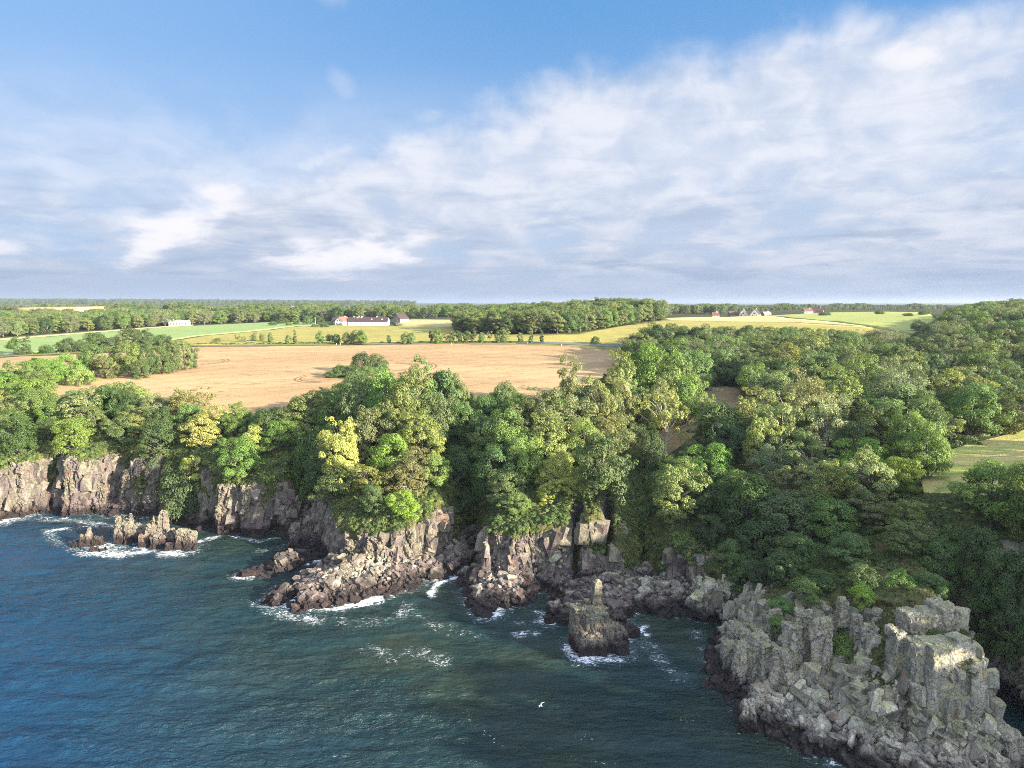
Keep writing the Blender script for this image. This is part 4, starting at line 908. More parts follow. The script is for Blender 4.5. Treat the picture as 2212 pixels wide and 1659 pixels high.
def make_tree(seed, H=12., Rr=5., base=.22, shp='round', ncl=70, nl=13000, ls=.22, cr=1.35, leafm='mid', bark=None, gaps=.25, squash=.88, spread=1.0):
    r_ = np.random.default_rng(seed); rd = random.Random(seed)
    zb = base * H; cz = (zb + H) / 2; ch = (H - zb) / 2
    cents = []
    tries = 0
    lump = unit(r_, 9); la = r_.uniform(.15, .60, 9)
    while len(cents) < ncl and tries < 9000:
        tries += 1
        t = r_.uniform(-1, 1); ph = r_.uniform(0, 6.283)
        if shp == 'round': rad = math.sqrt(max(0, 1 - t * t)) ** .8 * (1.05 - .22 * t)
        elif shp == 'tall': rad = (1 - ((t + .15) / 1.15) ** 2 if t > -.15 else 1 - .5 * ((t + .15) / .85) ** 2) ** .6 if abs(t) < 1 else 0
        elif shp == 'flat': rad = (1.1 if t > -.2 else .75) * math.sqrt(max(0, 1 - max(t, 0) ** 2.6)); 
        elif shp == 'dome': rad = math.sqrt(max(0, 1 - (max(0, t)) ** 2)) if t > -.6 else .92
        else: rad = max(0, 1 - t * t) ** .5
        rho = r_.uniform(.35, 1) ** .5
        d = np.array([math.cos(ph) * rad, math.sin(ph) * rad, t]); dn = d / (np.linalg.norm(d) + 1e-6)
        lm = 1 + sum(la_ * max(0, dn @ l_) ** 6 for la_, l_ in zip(la, lump)) - .22
        if r_.random() < .14: lm *= r_.uniform(1.08, 1.25)
        p = np.array([math.cos(ph) * rad * rho * Rr * lm, math.sin(ph) * rad * rho * Rr * lm, cz + t * ch * lm * (.94 if rho > .8 else .8)])
        if cents and min(np.linalg.norm(np.array(cents) - p, axis=1)) < cr * .55: continue
        cents.append(p)
    cents = np.array(cents); n = len(cents); crs = cr * r_.uniform(.42, 1.35, n)
    per = max(20, nl // n); V, F, VAR, k = [], [], [], 0
    ctr = np.array([0, 0, cz - ch * .35])
    for c, q in zip(cents, crs):
        m_ = int(per * (q / cr) ** 2); d = unit(r_, m_); d = d[d[:, 2] > -.55]; m_ = len(d)
        # broken dome: sub-tufts
        tf = unit(r_, 9); clump = (d @ tf.T).max(1); d = d[clump > gaps + .35 * r_.random(m_)]; clump = clump[clump > -9]; m_ = len(d)
        rr_ = q * (.62 + .42 * r_.random(m_) ** .6) * (1 + .22 * ((d @ tf.T).max(1) - .7))
        p = c + d * rr_[:, None] * np.array([1.1, 1.1, squash])
        outw = p - ctr; outw /= np.linalg.norm(outw, axis=1)[:, None] + 1e-6
        nor = d * .9 + outw * .45 + r_.normal(size=(m_, 3)) * .42 + np.array([0, 0, .25]); nor /= np.linalg.norm(nor, axis=1)[:, None]
        v, f = leaves(p, nor, ls * r_.uniform(.6, 1.35, m_), r_); V.append(v); F.append(f + k); k += len(v)
        VAR.append(np.clip(r_.uniform(.1, .9) * .6 + .4 * r_.random(m_), 0, 1))
    crown = mesh_np('crown', np.concatenate(V), np.concatenate(F), [LM[leafm]]); attr(crown, 'var', np.concatenate(VAR), dom='FACE')
    # trunk and limbs
    TV, TF = [], []
    def add(path, rad, sd=6):
        v, f = tube(path, rad, sd); o = len(TV); TV.extend(v); TF.extend([tuple(i + o for i in q_) for q_ in f])
    r0 = .030 * H; lean = (rd.uniform(-.06, .06) * H, rd.uniform(-.06, .06) * H)
    def tr(t): return Vector((lean[0] * t * t + .02 * H * math.sin(5 * t + seed), lean[1] * t * t, -.8 + t * (H * .86 + .8)))
    add([tr(t) for t in np.linspace(0, 1, 9)], [r0 * (1.35 if i == 0 else 1) * (1 - .86 * t) for i, t in enumerate(np.linspace(0, 1, 9))], 8)
    order = np.argsort(-np.hypot(cents[:, 0], cents[:, 1]))[: max(10, n // 3)]
    for j in order[:26]:
        c = Vector(cents[j]); t0 = max(base * .75, min(.85, (c.z / H) - .12 - .35 * math.hypot(c.x, c.y) / H)); s = tr(t0)
        mid = s.lerp(c, .5) + Vector((0, 0, .06 * H)) + Vector((rd.uniform(-.4, .4), rd.uniform(-.4, .4), 0)); rb = r0 * (.42 - .25 * t0)
        add([s, s.lerp(mid, .5) + Vector((0, 0, .1)), mid, mid.lerp(c, .6), c], [rb, rb * .8, rb * .6, rb * .4, rb * .18], 5)
    trunk = mesh_np('trunk', TV, TF, [bark or m_bark], smooth=True)
    return crown, trunk
def make_conifer(seed, H=14., Rr=3.4, nl=12000, ls=.2):
    r_ = np.random.default_rng(seed); V, F, VAR, k = [], [], [], 0; nw = 26
    TV, TF = [], []
    v, f = tube([(0, 0, -.8), (0, 0, H * .5), (0, 0, H * .99)], [.03 * H, .018 * H, .02]); TV += v; TF += f
    for i in range(nw):
        t = .08 + .9 * i / nw; R0 = Rr * (1 - t) ** .85 * r_.uniform(.8, 1.15) + .25; nb = max(4, int(9 * (1 - t)) + 3)
        for b in range(nb):
            ph = r_.uniform(0, 6.28); L = R0 * r_.uniform(.75, 1.15); m_ = int(nl / nw / nb * (1.7 - 1.2 * t)) + 6; s = r_.random(m_) ** .6
            w_ = r_.normal(size=m_) * .20 * L * (1.1 - s) + r_.normal(size=m_) * .1
            p = np.column_stack([math.cos(ph) * s * L - math.sin(ph) * w_, math.sin(ph) * s * L + math.cos(ph) * w_, t * H - s * s * L * .28 + r_.normal(size=m_) * .10])
            nor = np.array([math.cos(ph) * .35, math.sin(ph) * .35, 1.]) + r_.normal(size=(m_, 3)) * .35; nor /= np.linalg.norm(nor, axis=1)[:, None]
            v, f = leaves(p, nor, ls * r_.uniform(.6, 1.3, m_), r_, .4); V.append(v); F.append(f + k); k += len(v); VAR.append(np.clip(r_.uniform(.1, .7) + .3 * s, 0, 1))
    crown = mesh_np('crown', np.concatenate(V), np.concatenate(F), [LM['needle']]); attr(crown, 'var', np.concatenate(VAR), dom='FACE')
    return crown, mesh_np('trunk', TV, TF, [m_bark], smooth=True)
# kind -> list of (crown, trunk), nominal height, nominal half width
KIND = {
    'round': [make_tree(s, 12, 5.0, .10, 'round', 110, 21000, .20, 1.15, 'mid') for s in (1, 2, 3)],
    'dark': [make_tree(s, 12, 5.0, .06, 'dome', 110, 21000, .20, 1.2, 'dark') for s in (11, 12, 13)],
    'tall': [make_tree(s, 12, 3.7, .08, 'tall', 90, 17000, .20, 1.0, 'mid', squash=.9) for s in (21, 22)],
    'olive': [make_tree(s, 12, 4.8, .14, 'round', 120, 19000, .19, .95, 'olive', squash=.75) for s in (31, 32)],
    'grey': [make_tree(s, 12, 4.8, .18, 'round', 90, 14000, .16, 1.05, 'grey', gaps=.35) for s in (41, 42)],
    'open': [make_tree(s, 12, 4.6, .42, 'flat', 42, 7000, .20, 1.0, 'olive', m_bark2, gaps=.45) for s in (51, 52)],
    'bush': [make_tree(s, 12, 7.0, .02, 'dome', 80, 14000, .34, 2.0, 'mid') for s in (61, 62)],
    'darkbush': [make_tree(s, 12, 7.5, .02, 'dome', 80, 14000, .34, 2.0, 'dark') for s in (71, 72)],
    'small': [make_tree(s, 12, 4.3, .26, 'round', 40, 5000, .36, 1.5, 'dark') for s in (81, 82, 83)],
    'slim': [make_tree(s, 12, 2.6, .16, 'tall', 34, 4500, .34, 1.2, 'dark') for s in (91, 92)],
    'conifer': [make_conifer(s) for s in (95, 96)],
}
HALF = {'round': 5.8, 'dark': 5.8, 'tall': 4.2, 'olive': 5.3, 'grey': 5.2, 'open': 5.2, 'bush': 8., 'darkbush': 8.4, 'small': 5.0, 'slim': 3.2, 'conifer': 3.8}
NOM = {k: (14. if k == 'conifer' else 12.5) for k in KIND}

# where each tree stands: hand-placed ones first (photo x, photo y of the top, distance, crown width in photo px, kind, colour)
TREES = []      # dict(x,y,z,H,half,kind,col,zone)
def ground_z(x, y):
    return float(shape(np.array([x]), np.array([y]))[0]) if y < 300 and -380 < x < 380 else float(upland(np.array([x]), np.array([y]))[0])
def hero(px, ptop, dist, wpx, kind, col=(1, 1, 1), gz=None, H=None):
    # dist is the distance along Y
    f = dist * 1.0
    x = (px - 1106) / 1475 * (dist * CT + 25 * ST)
    g = ground_z(x, dist) if gz is None else gz
    b = -(ptop - 829.5) / 1475
    ztop = CAM_H + dist * (-ST + b * CT) / (CT + b * ST)
    h = max(6.5 if 'bush' not in kind else 3.0, ztop - g) if H is None else H
    z0 = g if H is None else min(ztop - H, g)
    h = max(h, ztop - z0)
    half = wpx / 2 / 1475 * dist
    TREES.append(dict(x=x, y=dist, z=z0 - .2, H=h, half=half, kind=kind, col=col, hero=True, px=px, py=ptop))
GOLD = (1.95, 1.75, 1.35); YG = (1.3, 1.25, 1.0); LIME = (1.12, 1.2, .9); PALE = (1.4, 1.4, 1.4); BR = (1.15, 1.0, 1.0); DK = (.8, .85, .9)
for a in [
    # left belt
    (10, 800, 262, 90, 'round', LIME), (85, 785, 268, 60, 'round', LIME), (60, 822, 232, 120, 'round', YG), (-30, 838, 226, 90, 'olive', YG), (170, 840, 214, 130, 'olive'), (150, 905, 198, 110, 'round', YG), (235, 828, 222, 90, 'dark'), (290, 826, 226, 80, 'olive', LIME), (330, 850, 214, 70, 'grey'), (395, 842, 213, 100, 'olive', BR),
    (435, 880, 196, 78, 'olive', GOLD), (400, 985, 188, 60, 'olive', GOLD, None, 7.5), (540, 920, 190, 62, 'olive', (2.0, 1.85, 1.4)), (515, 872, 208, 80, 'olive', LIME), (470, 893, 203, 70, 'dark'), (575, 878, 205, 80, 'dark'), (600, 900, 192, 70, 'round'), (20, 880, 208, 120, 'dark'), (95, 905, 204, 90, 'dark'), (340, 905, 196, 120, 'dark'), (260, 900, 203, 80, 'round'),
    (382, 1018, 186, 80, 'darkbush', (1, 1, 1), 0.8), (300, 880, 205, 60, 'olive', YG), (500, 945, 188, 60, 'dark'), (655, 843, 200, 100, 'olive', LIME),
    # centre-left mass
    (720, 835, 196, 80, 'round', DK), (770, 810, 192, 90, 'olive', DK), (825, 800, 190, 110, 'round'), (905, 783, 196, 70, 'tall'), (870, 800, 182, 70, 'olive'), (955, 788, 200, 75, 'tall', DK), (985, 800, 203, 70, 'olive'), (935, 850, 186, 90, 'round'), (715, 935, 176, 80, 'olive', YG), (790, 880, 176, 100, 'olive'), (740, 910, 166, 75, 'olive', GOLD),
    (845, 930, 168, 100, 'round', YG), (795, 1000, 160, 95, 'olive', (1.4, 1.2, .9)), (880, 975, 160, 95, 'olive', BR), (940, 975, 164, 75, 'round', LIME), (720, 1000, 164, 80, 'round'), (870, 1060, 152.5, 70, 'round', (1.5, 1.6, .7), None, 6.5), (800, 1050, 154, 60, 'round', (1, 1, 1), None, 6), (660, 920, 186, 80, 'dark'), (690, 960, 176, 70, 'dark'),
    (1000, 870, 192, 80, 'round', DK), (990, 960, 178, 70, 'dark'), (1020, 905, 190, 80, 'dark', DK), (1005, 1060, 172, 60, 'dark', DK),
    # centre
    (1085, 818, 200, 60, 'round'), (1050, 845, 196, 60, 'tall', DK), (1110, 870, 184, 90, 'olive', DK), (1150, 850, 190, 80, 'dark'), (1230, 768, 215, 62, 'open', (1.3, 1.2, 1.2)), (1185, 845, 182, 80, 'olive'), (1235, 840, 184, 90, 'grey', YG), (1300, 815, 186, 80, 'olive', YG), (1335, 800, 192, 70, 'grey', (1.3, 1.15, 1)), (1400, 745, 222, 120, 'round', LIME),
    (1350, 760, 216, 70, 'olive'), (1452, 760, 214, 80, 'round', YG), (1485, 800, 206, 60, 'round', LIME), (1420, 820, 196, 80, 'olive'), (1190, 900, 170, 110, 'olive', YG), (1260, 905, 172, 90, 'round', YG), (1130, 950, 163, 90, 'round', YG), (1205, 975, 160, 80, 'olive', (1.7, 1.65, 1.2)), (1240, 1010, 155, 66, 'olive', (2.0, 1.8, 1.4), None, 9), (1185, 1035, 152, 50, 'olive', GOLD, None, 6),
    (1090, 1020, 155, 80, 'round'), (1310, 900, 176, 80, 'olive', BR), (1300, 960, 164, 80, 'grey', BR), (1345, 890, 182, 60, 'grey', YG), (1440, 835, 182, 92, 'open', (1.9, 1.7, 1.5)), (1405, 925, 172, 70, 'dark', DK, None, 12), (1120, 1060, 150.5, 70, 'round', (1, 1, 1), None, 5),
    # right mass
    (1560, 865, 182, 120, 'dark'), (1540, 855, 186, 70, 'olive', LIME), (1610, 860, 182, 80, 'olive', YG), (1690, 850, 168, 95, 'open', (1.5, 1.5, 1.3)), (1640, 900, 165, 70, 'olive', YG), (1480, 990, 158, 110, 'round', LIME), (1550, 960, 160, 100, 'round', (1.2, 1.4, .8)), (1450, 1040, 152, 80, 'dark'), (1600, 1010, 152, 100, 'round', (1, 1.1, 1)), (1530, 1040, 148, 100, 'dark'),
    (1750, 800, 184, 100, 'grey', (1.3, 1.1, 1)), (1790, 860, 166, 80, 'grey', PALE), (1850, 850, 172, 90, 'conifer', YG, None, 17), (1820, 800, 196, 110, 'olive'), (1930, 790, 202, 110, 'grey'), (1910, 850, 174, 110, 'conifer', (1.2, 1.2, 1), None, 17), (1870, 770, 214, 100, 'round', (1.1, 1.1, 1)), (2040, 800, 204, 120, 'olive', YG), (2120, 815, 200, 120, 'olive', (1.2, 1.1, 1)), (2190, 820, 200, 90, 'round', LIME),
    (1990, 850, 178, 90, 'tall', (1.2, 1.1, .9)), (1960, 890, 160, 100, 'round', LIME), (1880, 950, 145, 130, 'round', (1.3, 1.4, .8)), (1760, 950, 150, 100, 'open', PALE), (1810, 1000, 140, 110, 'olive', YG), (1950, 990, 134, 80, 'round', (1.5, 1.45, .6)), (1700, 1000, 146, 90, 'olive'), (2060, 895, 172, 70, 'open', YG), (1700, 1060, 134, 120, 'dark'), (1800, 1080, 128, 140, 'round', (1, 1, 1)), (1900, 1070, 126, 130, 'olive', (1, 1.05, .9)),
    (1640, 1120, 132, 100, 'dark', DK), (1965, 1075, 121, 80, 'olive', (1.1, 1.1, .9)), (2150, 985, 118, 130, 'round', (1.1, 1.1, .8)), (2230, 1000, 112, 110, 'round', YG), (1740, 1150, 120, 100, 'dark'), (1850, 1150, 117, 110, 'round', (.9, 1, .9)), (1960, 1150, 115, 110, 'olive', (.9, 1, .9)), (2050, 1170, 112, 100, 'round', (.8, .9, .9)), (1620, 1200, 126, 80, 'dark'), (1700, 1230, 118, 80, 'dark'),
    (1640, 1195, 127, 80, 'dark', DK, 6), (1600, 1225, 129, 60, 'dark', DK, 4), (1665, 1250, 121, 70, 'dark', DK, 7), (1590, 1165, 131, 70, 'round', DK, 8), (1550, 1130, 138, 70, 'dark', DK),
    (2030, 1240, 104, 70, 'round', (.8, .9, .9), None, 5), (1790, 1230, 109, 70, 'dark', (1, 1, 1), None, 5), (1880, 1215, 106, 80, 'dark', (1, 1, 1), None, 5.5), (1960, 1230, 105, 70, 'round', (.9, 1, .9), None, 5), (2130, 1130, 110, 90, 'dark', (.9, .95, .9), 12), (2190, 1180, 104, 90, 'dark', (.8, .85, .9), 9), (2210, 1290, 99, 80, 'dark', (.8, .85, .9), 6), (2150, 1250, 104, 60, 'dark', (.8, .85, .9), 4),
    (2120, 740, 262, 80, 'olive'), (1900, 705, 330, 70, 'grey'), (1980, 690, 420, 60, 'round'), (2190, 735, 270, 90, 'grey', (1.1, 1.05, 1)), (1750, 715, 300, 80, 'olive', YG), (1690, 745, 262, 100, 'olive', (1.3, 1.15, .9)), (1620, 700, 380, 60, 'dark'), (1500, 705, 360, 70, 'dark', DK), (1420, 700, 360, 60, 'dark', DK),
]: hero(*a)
# trees and bushes out on the fields (photo x, photo y of the foot, height m, width m, kind)
def fieldtree(px, py, h, w_, kind, col=(1, 1, 1), g='hedge'):
    if g == 'hedge' and kind == 'small': kind = random.choice(['small', 'olive', 'round', 'open', 'small', 'tall'])
    if g == 'hedge' and kind == 'slim': kind = random.choice(['slim', 'tall', 'grey', 'tall'])
    x, y = P(px, py); h *= {'hedge': 1.22, 'grove': 1.3, 'roadside': 1.1, 'copse': 1.1}.get(g, 1.0)
    TREES.append(dict(x=x, y=y, z=float(upland(np.array([x]), np.array([y]))[0]) - .1, H=h, half=w_ / 2, kind=kind, col=col, hero=True, field=g, px=px, py=py))
for a in [(513, 739, 4.6, 5, 'small'), (527, 740, 4, 4, 'slim'), (548, 738, 5.2, 4.6, 'small'), (566, 738, 5, 4.2, 'small'), (583, 740, 5.6, 4, 'slim'), (622, 745, 6, 4, 'slim'), (637, 745, 6.5, 2.5, 'slim'), (690, 743, 7, 6, 'small'), (713, 743, 5.6, 6, 'small'), (728, 744, 6.4, 5, 'small'), (748, 745, 7.6, 6.2, 'small'), (763, 745, 8.2, 6.4, 'small'), (781, 746, 9, 9, 'round'),
          (840, 743, 5.4, 2.8, 'slim'), (876, 744, 6.4, 6.2, 'small'), (889, 744, 7, 4.6, 'slim'), (930, 742, 7, 3.4, 'slim'), (945, 743, 8, 5.6, 'small'), (963, 742, 6.6, 6, 'small'), (976, 742, 7.6, 5, 'small'), (990, 742, 7, 5, 'slim'), (1008, 742, 7.2, 6, 'small'), (1024, 742, 7, 4, 'slim'), (1040, 742, 6, 4, 'small'), (1058, 742, 6.6, 4.6, 'small'), (1076, 742, 6.8, 4.6, 'slim'), (1090, 742, 7.4, 5, 'small'),
          (1124, 742, 6.4, 4.0, 'slim'), (1148, 742.5, 6.2, 3.2, 'slim'), (1170, 743.5, 6, 3.0, 'slim'), (1286, 744, 4.0, 6.4, 'darkbush'), (470, 741, 3, 5, 'bush')]: fieldtree(*a)
for a in [(725, 817, 3.5, 9, 'darkbush'), (742, 815, 4.6, 9, 'darkbush'), (760, 815, 5.0, 9, 'darkbush'), (782, 806, 8, 11, 'darkbush'), (810, 803, 7.4, 11, 'darkbush'), (795, 812, 4.2, 9, 'bush'), (820, 806, 4.5, 7, 'bush'), (770, 820, 3.4, 8, 'bush')]: fieldtree(*a, g='copse')
for a in [(145, 822, 9, 11, 'round', LIME), (200, 815, 12, 12, 'round', LIME), (250, 812, 10, 9, 'olive'), (285, 815, 13, 11, 'round', YG), (320, 812, 11, 8, 'dark'), (350, 810, 11, 9, 'dark'), (375, 806, 11, 9, 'dark'), (400, 801, 11.5, 8, 'olive'), (415, 798, 8, 5, 'dark'), (100, 828, 8, 11, 'round', LIME), (60, 835, 8, 10, 'round', LIME), (30, 845, 9, 10, 'olive'), (170, 835, 7, 9, 'bush', LIME), (230, 820, 8, 9, 'olive'), (300, 820, 7, 8, 'dark'),
          (120, 835, 8, 9, 'round', LIME), (75, 815, 7, 9, 'dark'), (185, 800, 8, 8, 'dark')]: fieldtree(*a, g='grove')
for a in [(30, 766, 9, 8, 'small'), (58, 765, 7.6, 5, 'slim'), (50, 767, 4, 8, 'darkbush'), (100, 765, 5, 8, 'darkbush'), (130, 763, 6.6, 6, 'small'), (150, 762, 7.5, 10, 'darkbush'), (175, 761, 6.6, 10, 'darkbush'), (210, 758, 11, 14, 'dark'), (240, 757, 8, 10, 'small'), (262, 755, 8.5, 9, 'olive'), (285, 750, 12, 16, 'dark'), (315, 748, 10, 14, 'dark'), (345, 745, 6, 10, 'darkbush'), (230, 762, 4, 8, 'bush'), (385, 747, 3.4, 9, 'bush', YG), (365, 748, 6, 4, 'small')]: fieldtree(*a, g='roadside')
for a in [(608, 700, 6, 13, 'darkbush'), (640, 701, 8, 14, 'round', DK), (665, 702, 9, 13, 'round', DK), (690, 701, 9, 11, 'dark'), (625, 704, 4, 7, 'bush'), (700, 708, 4, 9, 'darkbush'), (680, 707, 3, 8, 'bush'), (715, 703, 4, 5, 'bush', YG), (765, 702, 2.6, 7, 'bush'), (805, 702, 2.4, 6, 'bush', BR), (870, 696.5, 4.6, 9, 'bush'), (735, 704, 2.4, 5, 'bush'), (590, 704, 5, 8, 'darkbush'),
          (1778, 683, 4, 8, 'darkbush'), (1788, 682.5, 3.6, 6, 'darkbush'), (1900, 680, 5, 9, 'darkbush'), (1962, 684, 3, 8, 'darkbush'), (1996, 681, 4, 9, 'darkbush')]: fieldtree(*a, g='farm')

# parts of the picture that trees must leave open
CLEAR = [[(0, 990), (60, 975), (130, 965), (210, 970), (215, 1110), (0, 1125)], [(215, 1000), (300, 975), (350, 980), (345, 1100), (250, 1115), (215, 1110)], [(425, 1050), (470, 1030), (560, 1015), (640, 1000), (695, 1000), (690, 1100), (600, 1150), (430, 1130)], [(650, 1110), (740, 1105), (720, 1200), (640, 1170)],
         [(745, 1140), (860, 1120), (920, 1060), (962, 1050), (965, 1170), (1000, 1210), (720, 1230)], [(1040, 1130), (1130, 1100), (1240, 1095), (1240, 1230), (1035, 1230)], [(1245, 1110), (1360, 1100), (1360, 1240), (1250, 1240)], [(1362, 965), (1380, 965), (1400, 1080), (1425, 1090), (1430, 1260), (1370, 1260), (1355, 1100)], [(1420, 1130), (1460, 1140), (1580, 1200), (1590, 1330), (1430, 1300)],
         [(1385, 962), (1420, 910), (1480, 885), (1480, 950), (1440, 968)], [(1505, 872), (1520, 838), (1600, 848), (1615, 880), (1520, 905)], [(2015, 1080), (2030, 1000), (2120, 962), (2212, 945), (2212, 985), (2150, 1000), (2095, 1080)], [(1600, 1330), (1700, 1290), (1800, 1268), (2080, 1290), (2110, 1340), (2212, 1640), (1600, 1659)],
         [(0, 1130), (600, 1200), (1000, 1300), (1600, 1340), (1600, 1659), (0, 1659)]]
gx, gy = np.meshgrid(np.arange(-200, 2420, 6.), np.arange(600, 1660, 6.)); MASK = np.zeros(gx.shape, bool)
for p in CLEAR: MASK |= sdf(p, gx, gy) > 0
SKY = np.array([(-200, 830), (0, 826), (60, 818), (100, 845), (150, 845), (230, 830), (300, 833), (330, 850), (400, 846), (450, 878), (500, 888), (600, 880), (640, 850), (700, 842), (760, 818), (830, 803), (910, 790), (950, 800), (985, 806), (1020, 855), (1050, 850), (1080, 830), (1110, 835), (1150, 853), (1190, 840), (1290, 822), (1330, 770), (1380, 750), (1440, 760), (1490, 805), (1505, 800), (1520, 760), (1600, 740), (2400, 700)], float)
def blocked(x, y, z, H, half):
    a, b, f = PX(x, y, z + H * .55); r1 = half / f * 1475 * .9; r2 = H * .45 / f * 1475
    i0, i1 = int((a - r1 + 200) / 6), int((a + r1 + 200) / 6) + 1; j0, j1 = int((b - r2 - 600) / 6), int((b + r2 - 600) / 6) + 1
    i0, i1 = max(i0, 0), min(i1, MASK.shape[1]); j0, j1 = max(j0, 0), min(j1, MASK.shape[0])
    if i1 <= i0 or j1 <= j0: return False
    return MASK[j0:j1, i0:i1].mean() > .10
FIELDS = [[P(*p) for p in pl] for pl in ([(-250, 800), (0, 773), (230, 763), (420, 750), (900, 743), (1130, 744), (1335, 757), (1345, 775), (1300, 830), (1230, 850), (1000, 880), (700, 885), (500, 890), (240, 850), (120, 845), (-250, 850)],
          [(345, 741), (560, 716), (640, 706), (720, 704), (985, 707), (1000, 722), (1230, 722), (1430, 690), (1640, 683), (1790, 676), (1990, 676), (2010, 700), (1970, 722), (1870, 716), (1700, 712), (1500, 715), (1380, 735), (1345, 760), (1180, 748), (420, 750)],
          [(1372, 968), (1385, 940), (1420, 905), (1500, 880), (1508, 850), (1530, 835), (1600, 838), (1630, 868), (1600, 905), (1520, 925), (1490, 950), (1440, 985)], [(2000, 1095), (1990, 1040), (2020, 985), (2100, 958), (2212, 930), (2500, 880), (2600, 960), (2400, 1060), (2212, 1120), (2080, 1110)])]
def poisson(n, x0, x1, y0, y1, dmin, exist=()):
    cell = dmin; grid = {}
    for e in exist: grid.setdefault((int(e[0] // cell), int(e[1] // cell)), []).append(e)
    out_ = []
    for _ in range(n):
        x = random.uniform(x0, x1); y = random.uniform(y0, y1); k = (int(x // cell), int(y // cell))
        if any((x - e[0]) ** 2 + (y - e[1]) ** 2 < dmin * dmin for a in (-1, 0, 1) for b in (-1, 0, 1) for e in grid.get((k[0] + a, k[1] + b), ())): continue
        grid.setdefault(k, []).append((x, y)); out_.append((x, y))
    return np.array(out_)
ex_ = [(t['x'], t['y']) for t in TREES]
c = poisson(30000, -260, 420, 95, 560, 6.6, ex_)
c = c[(np.abs(c[:, 0]) < c[:, 1] * .86 + 28)]
hh, dw, dc = shape(c[:, 0].clip(-380, 380), c[:, 1].clip(0, 310), True)
zz = np.where(c[:, 1] < 300, hh, upland(c[:, 0], c[:, 1]))
ok = ((dc > 1.2) | (c[:, 1] > 300)) & (zz > 6)
ok |= (c[:, 0] > 42) & (c[:, 0] < 60) & (c[:, 1] > 120) & (c[:, 1] < 300) & (zz > 3.5)
ok |= (c[:, 0] > 66) & (c[:, 1] < 125) & (dw > 2) & (zz > 1.5)
for pl in FIELDS: ok &= sdf(pl, c[:, 0], c[:, 1]) < 1.5
# open hill country beyond the woods is not filled here
xr = c[:, 0]; yr = c[:, 1]
lim = np.interp(xr, [-260, -60, 60, 62, 420], [252, 236, 250, 520, 560]); ok &= yr < lim
c = c[ok]; zz = zz[ok]
KW = {'L': ['dark', 'dark', 'round', 'olive', 'round', 'grey'], 'C': ['round', 'dark', 'olive', 'tall', 'round', 'dark'], 'R': ['dark', 'round', 'olive', 'grey', 'olive', 'dark', 'tall', 'conifer']}
fill = []
for (x, y), z in zip(c, zz):
    side = 'L' if x < -60 else ('C' if x < 30 else 'R')
    H = random.uniform(*{'L': (8, 12), 'C': (10, 16), 'R': (10, 15)}[side]); kind = random.choice(KW[side])
    if y > 280: kind = random.choice(['dark', 'olive', 'grey', 'round', 'dark'])
    half = H * random.uniform(.36, .50); half = min(half, 6.5)
    if y < 119 and x > 38: kind = random.choice(['dark', 'dark', 'round'])
    if 40 < x < 75 and 106 < y < 140: H = random.uniform(9.5, 13); half = H * .4
    if kind == 'conifer': half = H * .25; H *= 1.1
    px_, pt_, f_ = PX(x, y, z + H)
    sk = np.interp(px_, SKY[:, 0], SKY[:, 1]) + random.uniform(0, 14)
    if y > 260 and px_ > 1345: sk = np.interp(px_, [1345, 1390, 1500, 1700, 1850, 1930, 1975, 2020, 2060, 2120, 2212], [735, 708, 706, 704, 712, 732, 724, 690, 668, 655, 645]) + random.uniform(0, 9)
    if pt_ < sk:
        b = -(sk - 829.5) / 1475; zt = CAM_H + y * (-ST + b * CT) / (CT + b * ST); H = zt - z; half = min(half, H * .6)
        if H < 3.2: continue
    if blocked(x, y, z, H, half):
        H *= .5; half *= .6
        if blocked(x, y, z, H, half) or H < 2.5: continue
    v_ = random.uniform(.85, 1.3) * (.95 if y < 119 else 1); hshift = random.uniform(.85, 1.15)
    colr = (v_ * hshift * .95, v_, v_ * random.uniform(.8, 1.1))
    fill.append(dict(x=x, y=y, z=z - .2, H=H, half=half, kind=kind, col=colr, hero=False, px=px_, py=max(pt_, sk)))
# a fringe of woodland on the headland out of frame to the right (it shades the bay)
fr = poisson(2500, 84, 190, -30, 112, 7.5)
hh2, dw2, dc2 = shape(fr[:, 0], fr[:, 1], True)
for (x, y), z, dd in zip(fr, hh2, dc2):
    if y < 86 and x < 140 and random.random() < .8: continue
    if y > 92 and x > 100: continue
    if dd > 1 and not (abs(x) < y * .86 + 10) and sdf(FIELDS[3], np.array([x]), np.array([y]))[0] < 0:
        fill.append(dict(x=x, y=y, z=z - .2, H=random.uniform(11, 15), half=random.uniform(4.5, 6), kind=random.choice(['dark', 'round', 'olive']), col=(1, 1, 1), hero=False, px=3000, py=900))
inview = [t for t in fill if -60 < t['px'] < 2270]
for t in fill: t['rank'] = t['y'] - (1000 if 0 < t['px'] < 2212 else 0)
fill.sort(key=lambda t: t['rank'])
NIND = max(0, 300 - len(TREES))
solo = TREES + [t for t in fill[:NIND] if 0 < t['px'] < 2212]
ids = set(id(t) for t in solo); rest = [t for t in fill if id(t) not in ids]
print('trees solo', len(solo), 'heroes', len(TREES), 'rest', len(rest))

